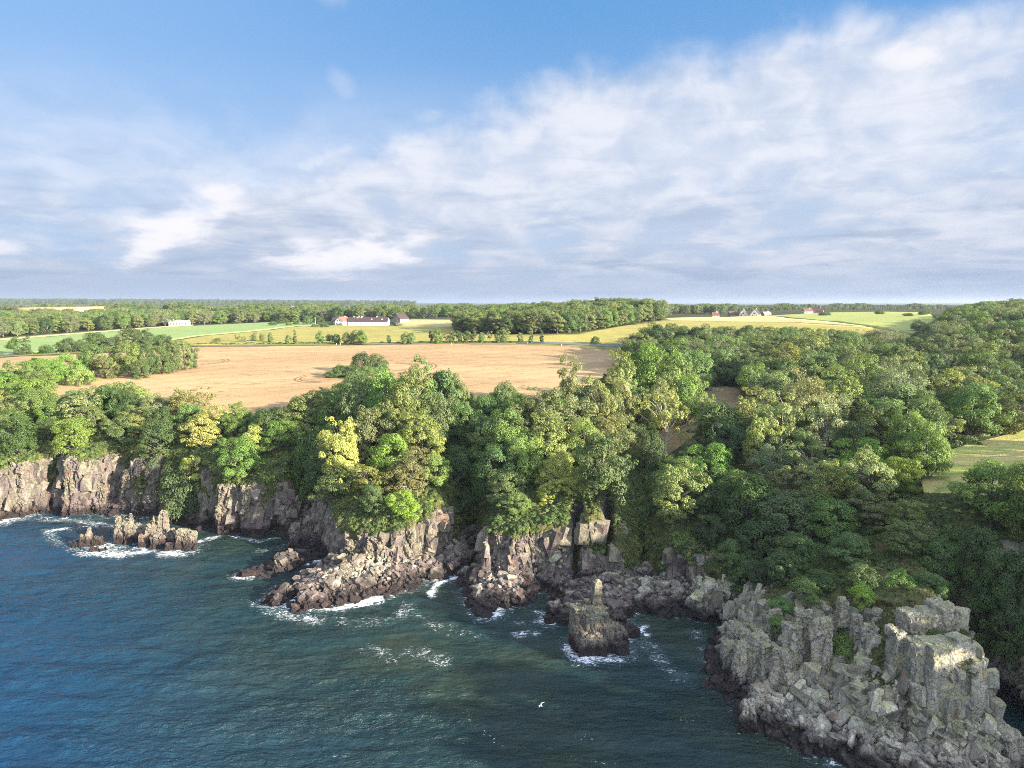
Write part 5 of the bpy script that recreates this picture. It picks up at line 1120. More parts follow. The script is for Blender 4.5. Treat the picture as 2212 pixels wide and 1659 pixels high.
# ---- names, groups and labels
LOOK = {'round': ('broad leafy green tree', 'broadleaf_tree'), 'dark': ('dense dark green tree', 'broadleaf_tree'), 'tall': ('tall narrow green tree', 'broadleaf_tree'), 'olive': ('clumpy olive-green tree', 'broadleaf_tree'), 'grey': ('feathery grey-green tree', 'broadleaf_tree'),
        'open': ('open-crowned tree with pale bare trunk', 'broadleaf_tree'), 'bush': ('low green bush', 'bush'), 'darkbush': ('low dark green bush', 'bush'), 'small': ('small round-headed tree', 'young_tree'), 'slim': ('slim upright young tree', 'young_tree'), 'conifer': ('pointed conifer', 'conifer_tree')}
def shade_word(t):
    c_ = t['col']
    if c_[0] > 1.9: return 'golden-yellow '
    if c_[0] > 1.35: return 'yellowish '
    if c_[1] > 1.18 and c_[0] < 1.15: return 'bright lime '
    return ''
def zone(t):
    g = t.get('field'); x, y, px_, py_ = t['x'], t['y'], t['px'], t['py']
    if g == 'hedge': return ('in the roadside row left of the farm' if px_ < 680 else 'in the roadside row in front of the farm' if px_ < 860 else 'in the roadside row by the grove' if px_ < 1180 else 'alone on the verge by the bare road'), 'small trees along the road'
    if g == 'copse': return 'in the thicket amid the wheat', 'bushes of the thicket in the wheat field'
    if g == 'grove': return 'in the grove left of the wheat', 'trees of the grove in the wheat field'
    if g == 'roadside': return 'between the wheat and the green field', 'trees between the wheat and the green field'
    if g == 'farm': return ('beside the white farm' if px_ < 1000 else 'out on the pasture at upper right'), 'bushes around the farm and pasture'
    col_ = 'front' if y < 160 else 'middle' if y < 190 else 'back'
    if x < -110: z_ = 'above the sunlit left cliffs'
    elif x < -80: z_ = 'above the ivy-clad cliff'
    elif x < -50: z_ = 'above the dark cove cliff'
    elif x < -14: z_ = 'on the headland above the shelf'
    elif x < 14: z_ = 'above the cleft cliff' if y < 180 else 'by the wheat behind the clefts'
    elif x < 34: z_ = 'beside the green gully' if y < 200 else 'between wheat and brown clearing'
    elif x < 60 and y < 150: z_ = 'on the slope above the small bay'
    elif y < 112: z_ = 'behind the near promontory rocks'
    elif y < 135: z_ = 'on the slope above the promontory' if x < 72 else 'between meadow and dark ravine'
    elif y < 170: z_ = 'left of the sunlit meadow' if x < 95 else 'around the sunlit meadow'
    elif y < 215: z_ = 'beyond the brown clearing' if x < 80 else 'behind the sunlit meadow'
    else: z_ = 'in the wood below pale fields'
    if x >= 34 or col_ == 'back' and x > -50: return z_, 'trees ' + z_
    row = {'front': '', 'middle': '', 'back': ''}[col_]
    return z_, 'trees ' + z_
ORD = ['first', 'second', 'third', 'fourth', 'fifth', 'sixth', 'seventh', 'eighth', 'ninth', 'tenth', 'eleventh', 'twelfth', 'thirteenth', 'fourteenth', 'fifteenth', 'sixteenth', 'seventeenth', 'eighteenth', 'nineteenth', 'twentieth']
bins = {}
for t in solo:
    z_, g_ = zone(t); t['zone'] = z_; t['group'] = g_
    size = 'tall ' if (t['H'] > 14.5 and t['kind'] not in ('tall',)) else ('small ' if t['H'] < 6.5 and t['kind'] not in ('small', 'slim', 'bush', 'darkbush') else '')
    t['look'] = (size + shade_word(t) + LOOK[t['kind']][0]).strip()
    bins.setdefault((t['look'], z_), []).append(t)
for (lk, z_), L in bins.items():
    L.sort(key=lambda t: t['px'])
    for i, t in enumerate(L):
        if len(L) == 1: t['label'] = lk + ' ' + z_
        elif len(L) == 2: t['label'] = ('left' if i == 0 else 'right') + ' of two, ' + lk + ' ' + z_
        else: t['label'] = (ORD[i] if i < 20 else 'rightmost') + ' from left, ' + lk + ' ' + z_
for t in solo:
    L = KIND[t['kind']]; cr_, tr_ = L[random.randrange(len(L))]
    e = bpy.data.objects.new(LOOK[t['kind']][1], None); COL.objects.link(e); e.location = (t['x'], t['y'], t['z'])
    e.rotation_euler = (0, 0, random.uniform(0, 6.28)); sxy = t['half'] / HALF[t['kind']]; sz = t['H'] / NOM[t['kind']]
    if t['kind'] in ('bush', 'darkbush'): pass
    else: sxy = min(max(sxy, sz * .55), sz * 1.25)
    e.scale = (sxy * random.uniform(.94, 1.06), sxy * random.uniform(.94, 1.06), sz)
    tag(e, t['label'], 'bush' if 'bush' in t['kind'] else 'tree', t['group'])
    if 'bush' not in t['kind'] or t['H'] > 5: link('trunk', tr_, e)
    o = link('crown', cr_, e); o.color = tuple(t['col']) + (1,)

# the mass of the woods
allp = []; key = {}
def joined(cr_, tr_):
    bm = bmesh.new(); v1, f1 = verts_np(cr_), faces_np(cr_); v2, f2 = verts_np(tr_), faces_np(tr_); bm.free()
    fa = np.empty(len(f1), np.float32); cr_.attributes['var'].data.foreach_get('value', fa)
    me = mesh_np('tree', np.concatenate([v1, v2]), np.concatenate([f1, f2 + len(v1)]), [cr_.materials[0], tr_.materials[0]], np.concatenate([np.zeros(len(f1)), np.ones(len(f2))]))
    attr(me, 'var', np.concatenate([fa, np.full(len(f2), .5)]), dom='FACE'); return me
base_protos = []
for kd in ('round', 'dark', 'olive', 'grey', 'tall', 'conifer'):
    for cr_, tr_ in KIND[kd][:2]:
        key.setdefault(kd, []).append(len(base_protos)); base_protos.append(bpy.data.objects.new('tree', joined(cr_, tr_)))
PT, RT, SC, IX = [], [], [], []
for t in rest:
    k_ = t['kind'] if t['kind'] in key else 'round'
    PT.append((t['x'], t['y'], t['z'])); RT.append((0, 0, random.uniform(0, 6.28))); SC.append(t['H'] / NOM[k_]); IX.append(random.choice(key[k_]))
# farther woods: regions given by the photo's outline of their feet, filled to a depth behind
FF = [[P(*p) for p in pl] for pl in ([(-250, 757), (0, 733), (160, 720), (350, 707), (600, 697), (640, 692), (720, 700), (900, 700), (985, 708), (1000, 722), (1230, 722), (1430, 690), (1640, 683), (1790, 676), (1990, 674), (1970, 725), (1300, 760), (600, 760), (-250, 800)],)]
keepf = [sum([[P(*p) for p in pl]], []) for pl in ([(0, 672), (110, 669.5), (275, 666.5), (290, 670), (200, 676), (40, 678)],)]
def jag(p): return 2.2 * math.sin(p / 23.) + 1.6 * math.sin(p / 9.1 + 1) + 1.2 * math.sin(p / 61.) + random.uniform(-1.5, 2.5)
def wood(poly_px, dmin, Hr, kinds, world=None, cap=None, n=20000):
    poly = world if world else [P(*p) for p in poly_px]; a = np.array(poly)
    q_ = poisson(n, a[:, 0].min(), a[:, 0].max(), a[:, 1].min(), a[:, 1].max(), dmin)
    if len(q_) == 0: return
    q_ = q_[sdf(poly, q_[:, 0], q_[:, 1]) > 0]; q_ = q_[np.abs(q_[:, 0]) < q_[:, 1] * .85 + 40]; zq = upland(q_[:, 0], q_[:, 1])
    for (x, y), z in zip(q_, zq):
        H = random.uniform(*Hr); kd = random.choice(kinds)
        if cap is not None:
            px_, pt_, _ = PX(x, y, z + H); lim_ = cap(px_)
            if pt_ < lim_: H = max(4.0, H - (lim_ - pt_) / 1475 * y)
        if kd == 'conifer': H *= 1.05
        PT.append((x, y, z - .3)); RT.append((0, 0, random.uniform(0, 6.28))); SC.append(H / NOM[kd]); IX.append(random.choice(key[kd]))
mixk = ['round', 'dark', 'olive', 'grey', 'dark', 'olive']
def W2(px, dist): return ((px - 1106) / 1475 * dist, dist)
gv = [P(*p) for p in ((985, 712), (990, 719), (1060, 722), (1150, 723.5), (1230, 720), (1300, 711), (1420, 693))] 
wood(None, 7.0, (12, 16), mixk, world=gv + [W2(1440, 760), W2(1200, 700), W2(1000, 640)])                         # the middle grove
lw = [P(*p) for p in ((-250, 752), (0, 729), (160, 717), (350, 704.5), (600, 693.5), (640, 690))]
wood(None, 9.5, (11, 16), mixk + ['round'], world=lw + [W2(640, 1050), W2(300, 1000), W2(-250, 900)], cap=lambda p: 668 + jag(p))   # wood behind the green field
wood(None, 11, (12, 17), mixk, world=[W2(560, 830), W2(700, 800), W2(860, 790), W2(1000, 830), W2(1430, 900), W2(1700, 1150), W2(1700, 1500), W2(400, 1500), W2(400, 1050)], cap=lambda p: 660 + jag(p))
wood(None, 8.5, (12, 16), mixk, world=[W2(2020, 500), W2(2070, 420), W2(2260, 380), W2(2400, 700), W2(2080, 680)], cap=lambda p: np.interp(p, [1990, 2030, 2060, 2120, 2212], [700, 680, 662, 652, 645]) + random.uniform(0, 6))      # wood on the rise at right
wood(None, 18, (15, 22), mixk + ['dark', 'dark'], world=[W2(-300, 1250), W2(290, 1250), W2(420, 1500), W2(1700, 1550), W2(2600, 1250), W2(2600, 2400), W2(-300, 2400)], n=16000, cap=lambda p: 657.5 + .7 * jag(p))
wood(None, 34, (20, 30), ['dark', 'grey'], world=[W2(-300, 2600), W2(2600, 2600), W2(2600, 3800), W2(-300, 3800)], n=9000, cap=lambda p: 657.5 + .7 * jag(p))
wood(None, 45, (22, 34), ['dark'], world=[W2(-300, 4200), W2(900, 4200), W2(900, 5600), W2(-300, 5600)], n=9000)
wood(None, 13, (9, 13), ['dark', 'olive', 'grey'], world=[W2(1660, 1010), W2(1800, 1080), W2(2010, 1080), W2(2010, 1250), W2(1600, 1250), W2(1620, 1020)], cap=lambda p: 665 + jag(p))
for pa, pb, d_, top_ in ((355, 412, 1150, 653), (175, 200, 1700, 656), (258, 290, 1250, 655), (560, 660, 1300, 656.5), (1128, 1150, 760, 655), (1150, 1190, 790, 658), (880, 905, 900, 656), (1225, 1330, 800, 658), (1470, 1560, 900, 657), (820, 850, 900, 658), (690, 730, 1200, 657), (1060, 1075, 900, 658), (1690, 1720, 1150, 665), (1960, 2030, 1150, 660)):
    for _ in range(int((pb - pa) / 1475 * d_ / 4) + 3):
        pp = random.uniform(pa, pb); x_, y_ = W2(pp, d_ * random.uniform(.97, 1.05)); z_ = float(upland(np.array([x_]), np.array([y_]))[0]); t_ = CAM_H - (top_ + random.uniform(0, 3.5) - 660) / 1475 * y_
        kd = random.choice(['dark', 'round', 'olive', 'dark']); PT.append((x_, y_, z_ - .3)); RT.append((0, 0, random.uniform(0, 6.28))); SC.append(max(t_ - z_, 6) / NOM[kd]); IX.append(random.choice(key[kd]))
print('mass trees', len(PT))
# skip those standing on the distant pale fields
PT = np.array(PT); okp = np.ones(len(PT), bool)
for o in bpy.data.objects:
    if o.name.startswith('distant_field'):
        v = verts_np(o.data); c_ = v[:, :2].mean(0)
for pl in ([(0, 673.5), (110, 671.5), (275, 668), (290, 670), (200, 675), (40, 677)], [(600, 671), (700, 670), (702, 672), (610, 673)], [(595, 675), (830, 673), (840, 676), (600, 678)], [(-80, 668), (60, 667), (150, 666), (60, 669)]):
    okp &= sdf([P(*p) for p in pl], PT[:, 0], PT[:, 1]) < 0
for pl in ([P(*p) for p in ((715, 704), (715, 696), (890, 695), (890, 704))], ): okp &= sdf(pl, PT[:, 0], PT[:, 1]) < 2
PT, RT, SC, IX = PT[okp], np.array(RT)[okp], np.array(SC)[okp], np.array(IX)[okp]
scatter('woodland', base_protos, PT, RT, SC, IX)

# ---- undergrowth: shrubs, ivy and bracken on the slopes
def clump(seed, nl, rad, ls, lm, sq=.7):
    r_ = np.random.default_rng(seed); cs = r_.normal(size=(9, 3)) * rad * np.array([.42, .42, .16]); V, F, VAR, k = [], [], [], 0
    for c_ in cs:
        m_ = nl // 9; d = unit(r_, m_); d[:, 2] = np.abs(d[:, 2]) - .15; p = c_ + d * rad * .5 * r_.uniform(.6, 1.05, (m_, 1)) * np.array([1, 1, sq])
        nor = d + r_.normal(size=(m_, 3)) * .4; nor /= np.linalg.norm(nor, axis=1)[:, None]
        v, f = leaves(p, nor, ls * r_.uniform(.6, 1.4, m_), r_); V.append(v); F.append(f + k); k += len(v); VAR.append(np.clip(r_.uniform(.1, .8) + .3 * r_.random(m_), 0, 1))
    me = mesh_np('shrub', np.concatenate(V), np.concatenate(F), [LM[lm]]); attr(me, 'var', np.concatenate(VAR), dom='FACE'); return bpy.data.objects.new('shrub', me)
shr = [clump(1, 900, 1.3, .15, 'mid'), clump(2, 900, 1.3, .15, 'dark'), clump(3, 700, 1.1, .13, 'olive'), clump(4, 900, 1.4, .16, 'dark'), clump(5, 700, 1.0, .12, 'mid')]
def near_hero_clear(p): return p
sel = []
for (p, n_, vg, dcv), cnt, th in ((cp, 15000, .5), (npm, 5200, .55)):
    ff = np.where((vg > th) & (p[:, 2] > 3.5) & (dcv < 30))[0]
    if len(ff):
        pick = RNG.choice(ff, min(cnt, len(ff)), replace=False); pick = pick[(vg[pick] + RNG.normal(size=len(pick)) * .15) > .6]
        if p is npm[0]: pick = pick[(RNG.random(len(pick)) < sst(fbm(p[pick], 4.0, 3, 91), -.1, .35) * .8 + .05) | (dcv[pick] > 11)]
        sel.append((p[pick], n_[pick]))
sp_ = np.concatenate([a for a, b in sel]); sn = np.concatenate([b for a, b in sel])
yaw = RNG.uniform(0, 6.28, len(sp_)); tiltm = .6
rots = np.zeros((len(sp_), 3)); hor = np.hypot(sn[:, 0], sn[:, 1]); tl = np.arctan2(hor, np.maximum(sn[:, 2], -.2)) * tiltm
rots[:, 1] = tl * np.where(hor > .01, 1, 0); rots[:, 2] = np.arctan2(sn[:, 1], sn[:, 0])
scl = RNG.uniform(.35, 1.0, len(sp_)) * (1 - .35 * sst(hor, .5, .9)); scl = np.where((sp_[:, 0] > 36) & (sp_[:, 1] < 108), scl * .55, scl)
scatter('undergrowth', shr, sp_, rots, scl, RNG.integers(0, 5, len(sp_)))
# low scrub over the rest of the floor between the trees
c = poisson(9000, -230, 200, 112, 300, 2.6); dcq = sdf(CL, c[:, 0], c[:, 1]); ok = (dcq > 8) & (np.abs(c[:, 0]) < c[:, 1] * .85 + 10)
for pl in FIELDS: ok &= sdf(pl, c[:, 0], c[:, 1]) < 0
lim = np.interp(c[:, 0], [-260, -60, 60, 62, 420], [250, 234, 248, 300, 300]); ok &= c[:, 1] < lim
c = c[ok]
hl = []
for a_, b_, dn in ((425, 700, 1.3), (700, 780, 4), (780, 930, 7), (930, 1175, 1.6), (0, 420, 2.2)):
    pa = a_
    while pa < b_:
        q_ = P(pa, np.interp(pa, [0, 230, 340, 420, 700, 930, 1175], [768, 759, 750, 744.5, 743.5, 741, 742])); hl.append((q_[0] + random.uniform(-1, 1), q_[1] + random.uniform(-2, 3))); pa += dn * random.uniform(.4, 2.2)
nh = len(hl); c = np.concatenate([c, np.array(hl)]); zq = shape(c[:, 0].clip(-390, 390), c[:, 1].clip(0, 310)); zq = np.where(c[:, 1] > 300, upland(c[:, 0], c[:, 1]), zq)
scatter('ground_cover', shr2 := [bpy.data.objects.new('shrub', s.data) for s in shr], np.column_stack([c, zq - .2]), np.column_stack([np.zeros((len(c), 2)), RNG.uniform(0, 6.28, len(c))]), RNG.uniform(.8, 1.9, len(c)), RNG.integers(0, 5, len(c)))
# single bushes rooted among the near rocks
for (px_, py_, z_, h_, w_, col_, lb) in ((1930, 1345, 12.5, 1.6, 2.2, (1.2, 1.1, .9), 'small bush on the grassy ledge near the promontory\'s crest'), (1760, 1300, 13.5, 1.4, 2.0, (1, 1.05, .9), 'little bush between pale rocks on the promontory top'), (1680, 1345, 10.0, 1.6, 2.6, (1.1, 1.1, .9), 'bush on a ledge at the promontory\'s left end'), (1900, 1430, 8.0, 1.4, 1.8, (1, 1, .9), 'small bush half-way down the promontory wall'), (1822, 1405, 8.5, 4.2, 4.0, (1.1, 1.1, 1), 'dark green bush growing in a cleft between upright rocks'), (1985, 1425, 9.0, 4.5, 4.4, (.9, 1, .9), 'deep green bush left of the big flat rock slab'), (2010, 1480, 6.0, 3.2, 3.6, (1.3, 1.2, 1), 'yellowish bush at the foot of the big flat rock slab'),
                                         (1990, 1550, 3.5, 1.8, 2.6, (1.2, 1.1, 1), 'low bush on the rocks below the slab'), (2078, 1560, 4.0, 1.5, 2.0, (1.2, 1.2, 1), 'tiny bush low on the rocks beneath the slab face'), (1865, 1283, 16.0, 2.4, 3.4, (2.1, 2.0, .9), 'bright yellow-green bush at the grassy top of the promontory'),
                                         (1740, 1270, 14.0, 2.2, 4.4, (1, 1, 1), 'spreading low bush at the promontory\'s upper left edge'), (1690, 1310, 11.5, 2.0, 4.0, (.9, 1, .9), 'bush on the promontory\'s left shoulder over the bay')):
    x_, y_ = W(px_, py_, z_); x_, y_ = x_, y_ + .6
    cr_, tr_ = KIND['bush'][random.randrange(2)]; e = bpy.data.objects.new('bush', None); COL.objects.link(e); e.location = (x_, y_, z_ - h_ * .45); e.scale = (w_ / 16, w_ / 16, h_ / 12.5)
    tag(e, lb, 'bush', 'bushes on the near promontory'); link('trunk', tr_, e); o = link('crown', cr_, e); o.color = col_ + (1,)

# ------------------------------------------------------------------ buildings
M_WHITE = simple('white limewash', (0.80, 0.79, 0.76), .9, .1, .8); M_DROOF = simple('dark brown roof tiles', (0.075, 0.05, 0.055), .9, .25, .7); M_RROOF = simple('red roof tiles', (0.34, 0.125, 0.085), .9, .2, .7)
M_BRICK = simple('grey brown boarding', (0.33, 0.29, 0.23), .9, .2, .7); M_GLASS = simple('dark window glass', (0.03, 0.035, 0.045), .15, .2, 1, .5); M_FRAME = simple('pale window frame', (0.7, 0.68, 0.62), .6, .1, 1)
M_TIM = simple('weathered timber', (0.30, 0.25, 0.19), .9, .3, 4); M_METAL = simple('galvanised metal', (0.62, 0.63, 0.64), .5, .1, 2, .5, .3); M_GREY = simple('grey painted boards', (0.45, 0.46, 0.46), .8, .1, 1)
class MB:
    def __init__(s): s.v = []; s.f = []
    def box(s, x0, x1, y0, y1, z0, z1):
        o = len(s.v); s.v += [(x, y, z) for z in (z0, z1) for x, y in ((x0, y0), (x1, y0), (x1, y1), (x0, y1))]
        s.f += [tuple(o + i for i in q) for q in ((3, 2, 1, 0), (4, 5, 6, 7), (0, 1, 5, 4), (1, 2, 6, 5), (2, 3, 7, 6), (3, 0, 4, 7))]; return s
    def poly(s, pts): o = len(s.v); s.v += list(pts); s.f.append(tuple(range(o, o + len(pts)))); return s
    def build(s, name, m, parent=None):
        me = bpy.data.meshes.new(name); me.from_pydata([tuple(v) for v in s.v], [], s.f); me.materials.append(m); me.update(); return link(name, me, parent)
def gabled(root, L, Wd, wh, rh, wallm, roofm, wins=(), skylights=(), chim=(), ends=()):
    """long axis X; ridge along X. wins: (x, z, w, h) on the camera side (-Y); ends: (y, z, w, h) on the +X and -X gables"""
    hx, hy = L / 2, Wd / 2
    b = MB(); b.poly([(-hx, -hy, -1.5), (hx, -hy, -1.5), (hx, -hy, wh), (-hx, -hy, wh)]); b.poly([(hx, hy, -1.5), (-hx, hy, -1.5), (-hx, hy, wh), (hx, hy, wh)])
    b.poly([(hx, -hy, -1.5), (hx, hy, -1.5), (hx, hy, wh), (hx, 0, wh + rh), (hx, -hy, wh)]); b.poly([(-hx, hy, -1.5), (-hx, -hy, -1.5), (-hx, -hy, wh), (-hx, 0, wh + rh), (-hx, hy, wh)])
    b.build('wall', wallm, root)
    o = .35; th = .22; k = rh / hy; r = MB(); ye, ze = hy + o, wh - o * k
    pr = [(-ye, ze), (0, wh + rh), (ye, ze), (ye, ze + th), (0, wh + rh + th), (-ye, ze + th)]
    x0, x1 = -hx - o, hx + o
    r.poly([(x1, y, z) for y, z in pr]); r.poly([(x0, y, z) for y, z in reversed(pr)])
    for i in range(6):
        (ya, za), (yb, zb) = pr[i], pr[(i + 1) % 6]; r.poly([(x1, ya, za), (x0, ya, za), (x0, yb, zb), (x1, yb, zb)])
    rf = r.build('roof', roofm, root)
    for x, z, w_, h_ in wins:
        f = MB().box(x - w_ / 2 - .12, x + w_ / 2 + .12, -hy - .10, -hy - .003, z - .12, z + h_ + .12).build('window', M_FRAME, root)
        MB().box(x - w_ / 2, x + w_ / 2, -hy - .14, -hy - .103, z, z + h_).build('pane', M_GLASS, f)
    for y, z, w_, h_ in ends:
        for sgn in (1, -1):
            xa, xb = (hx + .003, hx + .10) if sgn > 0 else (-hx - .10, -hx - .003)
            f = MB().box(xa, xb, y - w_ / 2 - .12, y + w_ / 2 + .12, z - .12, z + h_ + .12).build('window', M_FRAME, root)
            xa, xb = (hx + .103, hx + .14) if sgn > 0 else (-hx - .14, -hx - .103)
            MB().box(xa, xb, y - w_ / 2, y + w_ / 2, z, z + h_).build('pane', M_GLASS, f)
    for x, t in skylights:   # roof windows, raised boxes on the slope
        yc = -hy * (1 - t); zc = wh + rh * t + th
        sk = MB(); sk.box(x - .55, x + .55, yc - .6, yc + .6, zc - .5, zc + .55); s_ = sk.build('dormer', M_WHITE, rf)
    for x, hgt in chim:
        MB().box(x - .45, x + .45, -.45, .45, wh + rh - .6, wh + rh + hgt).build('chimney', M_WHITE, rf)
def bld(name, px, py, label, rz, cat='building', group=None):
    x, y = P(px, py); e = bpy.data.objects.new(name, None); COL.objects.link(e); e.location = (x, y, float(upland(np.array([x]), np.array([y]))[0])); e.rotation_euler = (0, 0, rz)
    return tag(e, label, cat, group)
sc_ = P(797, 702)[1] / 1475
e = bld('barn', 797, 702, 'long white farm building with dark brown roof', R(-4)); gabled(e, 86 * sc_, 9.5, 7.5 * sc_, 9.5 * sc_, M_WHITE, M_DROOF, [(x, 1.1, 1.1, .6) for x in (-17, -12, -7, -1, 5, 10, 15)], [(-11, .85), (-7, .85), (3.5, .45), (14, .45)], [(-14.5, 1.0), (-9.5, .9), (-7, .9), (8, .7)])
e = bld('farmhouse', 741, 703, 'white gabled farmhouse with bright red tiled roof', R(68)); gabled(e, 13, 21 * sc_, 9 * sc_, 9.5 * sc_, M_WHITE, M_RROOF, [(-3, 1.2, 1, 1.2), (1, 1.2, 1, 1.2)], [], [(3, .9)], [(-2.6, 1.3, 1.0, 1.2), (2.2, 1.3, 1.1, 1.5), (-1.2, 4.6, .9, 1.0), (1.2, 4.6, .9, 1.0)])
e = bld('farmhouse', 730, 702, 'low white wing with dark roof at the farm\'s left end', R(-4)); gabled(e, 10, 8, 8 * sc_, 8 * sc_, M_WHITE, M_DROOF, [(-2, 1, 1, 1)])
e = bld('shed', 866, 697, 'grey-brown gabled shed right of the white farm', R(62)); gabled(e, 15, 21 * P(866, 697)[1] / 1475 * .95, 4.2, 4.2, M_BRICK, M_DROOF, [], [], [], [(0, 1, 1.4, 1.8)])
e = bld('cottage', 388, 703, 'long white house among trees at the green field\'s far edge', R(4)); gabled(e, 20, 7, 2.8, 2.4, M_WHITE, M_GREY, [(x, 1, 1.4, 1.3) for x in (-8, -5, -2, 1, 4, 7.5)], [], [(-6, 1.2)])
e = bld('tower', 367, 703, 'small white tower beside the long white house', 0); gabled(e, 2.2, 2.2, 6.5, 1.2, M_WHITE, M_GREY, [(0, 4, .6, .8)])
M_OLDRED = simple('old red tiles', (0.17, 0.09, 0.075), .95, .3, .7)
hamlet = 'farmhouses on the skyline'
for (px_, py_, L_, W_, wh_, rh_, rz_, wm, rm, lb) in ((1606, 683, 17, 11, 2.6, 6.5, 70, M_WHITE, M_BRICK, 'brown-roofed house with white gable at the pale field\'s edge'), (1632, 683, 18, 12, 2.4, 7.0, 62, M_WHITE, M_DROOF, 'dark-roofed house with large white triangular gable'), (1585, 683, 14, 8, 2.6, 4, 5, M_BRICK, M_OLDRED, 'low red-roofed house at the pale field\'s left end'),
                                                       (1655, 681.5, 12, 7, 2, 3, 20, M_BRICK, M_BRICK, 'small brown outbuilding right of the gabled houses'), (1766, 676.5, 16, 9, 3.5, 5, -30, M_BRICK, M_OLDRED, 'red-roofed farmhouse on the skyline above the pasture'), (1744, 677, 14, 8, 3, 4, 10, M_WHITE, M_OLDRED, 'smaller red-roofed house left of the skyline farmhouse'), (1545, 685, 9, 7, 2.4, 4, 0, M_WHITE, M_OLDRED, 'tiny red-roofed cottage below the distant trees')):
    e = bld('house', px_, py_, lb, R(rz_), 'house', hamlet); gabled(e, L_ * .8, W_ * .8, wh_ * .85, rh_ * .8, wm, rm, [(-L_ * .22, .8, 1, 1), (L_ * .18, .8, 1, 1)], [], [(L_ * .18, .9)], [(0, wh_ + .3, 1.8, 1.3), (-2.0, .5, 1.1, 1.2), (2.0, .5, 1.1, 1.2)])
for i, (px_, py_, L_) in enumerate(((172, 668, 24), (205, 668.5, 18), (60, 668, 20))):
    x, y = W2(px_, 2480); e = bpy.data.objects.new('house', None); COL.objects.link(e); e.location = (x, y, CAM_H - (py_ - 660) / 1475 * y); e.rotation_euler = (0, 0, .2)
    tag(e, ['white house far away near the left skyline', 'second tiny white house far off near the left skyline', 'outermost white house on the far left skyline'][i], 'house', 'far white houses'); gabled(e, L_, 12, 6, 5, M_WHITE, M_GREY)
# radio mast behind the middle grove
x, y = W2(1283, 1020); g = float(upland(np.array([x]), np.array([y]))[0]); e = bpy.data.objects.new('radio_mast', None); COL.objects.link(e); e.location = (x, y, g); tag(e, 'slim pale radio mast rising over the middle grove', 'mast')
Ht = CAM_H + (660 - 646) / 1475 * y - g; b = MB()
for sx_, sy_ in ((-.6, -.6), (.6, -.6), (0, .7)): b.box(sx_ - .18, sx_ + .18, sy_ - .18, sy_ + .18, -1, Ht)
for i in range(int(Ht // 3)): b.box(-.7, .7, -.7, -.5, i * 3, i * 3 + .2); b.box(-.1, .1, -.6, .8, i * 3 + 1.5, i * 3 + 1.7)
b.build('lattice', M_METAL, e)
for i, (dx, zt) in enumerate(((-1.1, .86), (1.1, .86), (-1.1, .97), (1.1, .97))): MB().box(dx - .28, dx + .28, -.9, -.5, Ht * zt - 1.6, Ht * zt + .8).build('antenna', M_WHITE, e)
# wooden pole by the farm
x, y = P(681, 703); z0 = float(upland(np.array([x]), np.array([y]))[0]); e = bpy.data.objects.new('utility_pole', None); COL.objects.link(e); e.location = (x, y, z0); tag(e, 'single wooden utility pole left of the farmhouse', 'pole')
v, f = tube([(0, 0, -1), (0, 0, 4), (0, 0, 8.4)], [.22, .19, .15], 8); link('pole', mesh_np('pole', v, f, [M_FRAME]), e); MB().box(-.8, .8, -.07, .07, 7.6, 7.8).build('crossbar', M_TIM, e)
# white marker posts on the verge
for i, (px_, py_) in enumerate(((735, 747), (727, 747), (975, 746), (1140, 744.6), (1213, 749))):
    x, y = P(px_, py_); e = bpy.data.objects.new('marker_post', None); COL.objects.link(e); e.location = (x, y, float(upland(np.array([x]), np.array([y]))[0])); tag(e, ['right one of the white posts in front of the farm', 'left one of the white posts in front of the farm', 'white verge post below the roadside tree row', 'white verge post near the road\'s open stretch', 'white verge post left of the lone dark bush'][i], 'post', 'white posts on the verge')
    v, f = tube([(0, 0, -.3), (0, 0, 1.7)], [.14, .12], 8); link('post', mesh_np('post', v, f, [M_WHITE]), e); v, f = tube([(0, 0, 1.7), (0, 0, 1.78)], [.15, .02], 8); link('cap', mesh_np('cap', v, f, [M_WHITE]), e)
# fences
def fence(pts, label, hgt, rails, m, gap=2.4, pr=.06):
    e = bpy.data.objects.new('fence', None); COL.objects.link(e); e.location = pts[0]; tag(e, label, 'fence'); o = Vector(pts[0])
    for i in range(len(pts) - 1):
        a, b = Vector(pts[i]) - o, Vector(pts[i + 1]) - o; n = max(1, round((b - a).length / gap))
        for k in range(n + (1 if i == len(pts) - 2 else 0)):
            p = a.lerp(b, k / n); v, f = tube([p - Vector((0, 0, .4)), p + Vector((0, 0, hgt))], [pr, pr], 6); link('post', mesh_np('post', v, f, [m]), e)
        for rz_ in rails: v, f = tube([a + Vector((0, 0, rz_)), b + Vector((0, 0, rz_))], [pr * .7, pr * .7], 6); link('rail', mesh_np('rail', v, f, [m]), e)
x0, y0 = W(867, 1047, 17.6); x1, y1 = W(890, 1043, 17.8)
fence([(x0, y0 - 2.0, 16.4), (x1, y1 - 2.0, 16.6)], 'short pale timber guard rail on the headland above the surf', 1.2, (1.1, .55), M_FRAME, 2.6, .09)
x0, y0 = P(1497, 838); x1, y1 = P(1560, 848)
fence([(x0, y0, ground_z(x0, y0)), (x1, y1, ground_z(x1, y1))], 'grey board fence at the back of the brown clearing', 1.4, (1.2, .8, .4), M_FRAME, 2.0, .09)
x0, y0 = W(1365, 955, 22.5); fence([(x0 - .8, y0, 22.0), (x0 + 1.2, y0, 22.0)], 'little railing at the top of the green gully steps', 1.1, (1.0, .5), M_TIM, 1.0, .07)
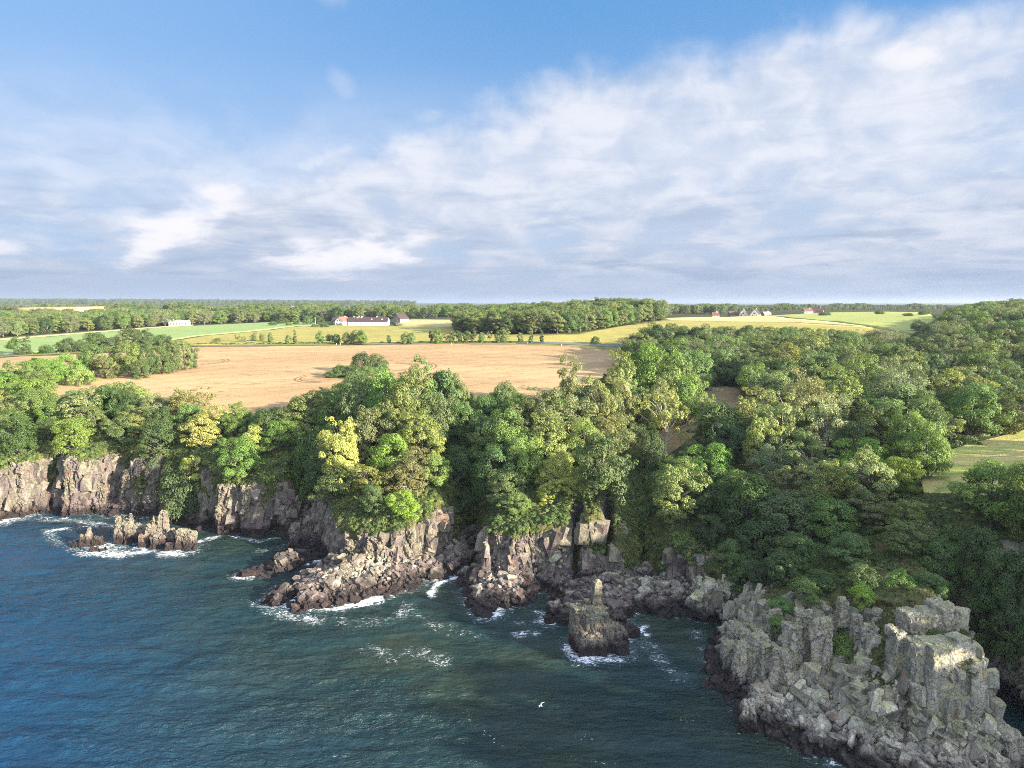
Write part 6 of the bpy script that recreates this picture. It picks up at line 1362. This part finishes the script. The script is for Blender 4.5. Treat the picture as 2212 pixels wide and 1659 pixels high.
# a bench-like hide of pale boards by the white surf is not in view; the gull is
def gull():
    bm = bmesh.new(); bx, by = W(1168, 1525, 6); e = bpy.data.objects.new('gull', None); COL.objects.link(e); e.location = (bx, by, 6.0); e.rotation_euler = (0, R(8), R(150)); e.scale = (.75, .75, .75); tag(e, 'white gull gliding low over the dark green water', 'gull')
    # body: lathed spindle
    prof = [(-.34, .012), (-.26, .05), (-.12, .085), (0, .10), (.12, .095), (.2, .07), (.25, .062), (.29, .066), (.33, .055), (.36, .02)]
    V, F = tube([(x, 0, .02 * math.cos(x * 4)) for x, r in prof], [r * 1.25 for x, r in prof], 12); F += [tuple(range(11, -1, -1)), tuple(range(len(V) - 12, len(V)))]
    # wings: two raised, bent panels with thickness, welded to the body by overlap
    def wing(s):
        up_ = []; lo_ = []
        for (y, x0, x1, z) in ((.05, -.10, .14, .04), (.25, -.12, .15, .20), (.45, -.13, .13, .30), (.62, -.20, .06, .31), (.80, -.27, -.08, .29), (.92, -.30, -.24, .26)):
            up_ += [(x0, s * y, z), ((x0 + x1) / 2, s * y, z + .025), (x1, s * y, z)]; lo_ += [(x0, s * y, z - .012), ((x0 + x1) / 2, s * y, z + .003), (x1, s * y, z - .015)]
        o = len(V); V.extend([Vector(q) for q in up_ + lo_]); n = len(up_)
        for i in range(5):
            for k in range(2):
                a_ = o + i * 3 + k; q = (a_, a_ + 1, a_ + 4, a_ + 3); F.append(q if s < 0 else q[::-1]); q = (a_ + n, a_ + n + 3, a_ + n + 4, a_ + n + 1); F.append(q if s < 0 else q[::-1])
    wing(1); wing(-1)
    o = len(V); V.extend([Vector(q) for q in ((-.3, -.02, .0), (-.3, .02, .0), (-.50, .09, .01), (-.50, -.09, .01))]); F.append((o, o + 1, o + 2, o + 3))
    me = bpy.data.meshes.new('body'); me.from_pydata([tuple(v) for v in V], [], F); me.materials.append(simple('white plumage', (.85, .85, .86), .8, .1, 5)); me.update(); link('body', me, e)
    v, f = tube([(.35, 0, .02), (.40, 0, .015), (.43, 0, .0)], [.022, .016, .004], 6); link('beak', mesh_np('beak', v, f, [simple('yellow beak', (.6, .4, .05), .5)]), e)
gull()

# ------------------------------------------------------------------ haze: even air round the whole scene
HX = 9800
def hazebox():
    b = MB().box(-HX, HX, -6500, 9800, -12, 130); o = b.build('haze', bpy.data.materials.new('air'), None)
    m = o.data.materials[0]; m.use_nodes = True; N = NT(m.node_tree); ou = N.new('ShaderNodeOutputMaterial'); pv = N.new('ShaderNodeVolumePrincipled')
    pv.inputs['Color'].default_value = (.72, .82, 1, 1); pv.inputs['Density'].default_value = 0.00006; pv.inputs['Anisotropy'].default_value = .2
    N.link(pv.outputs[0], ou.inputs['Volume']); return tag(o, kind='stuff')
USE_HAZE = True
if USE_HAZE: hazebox()
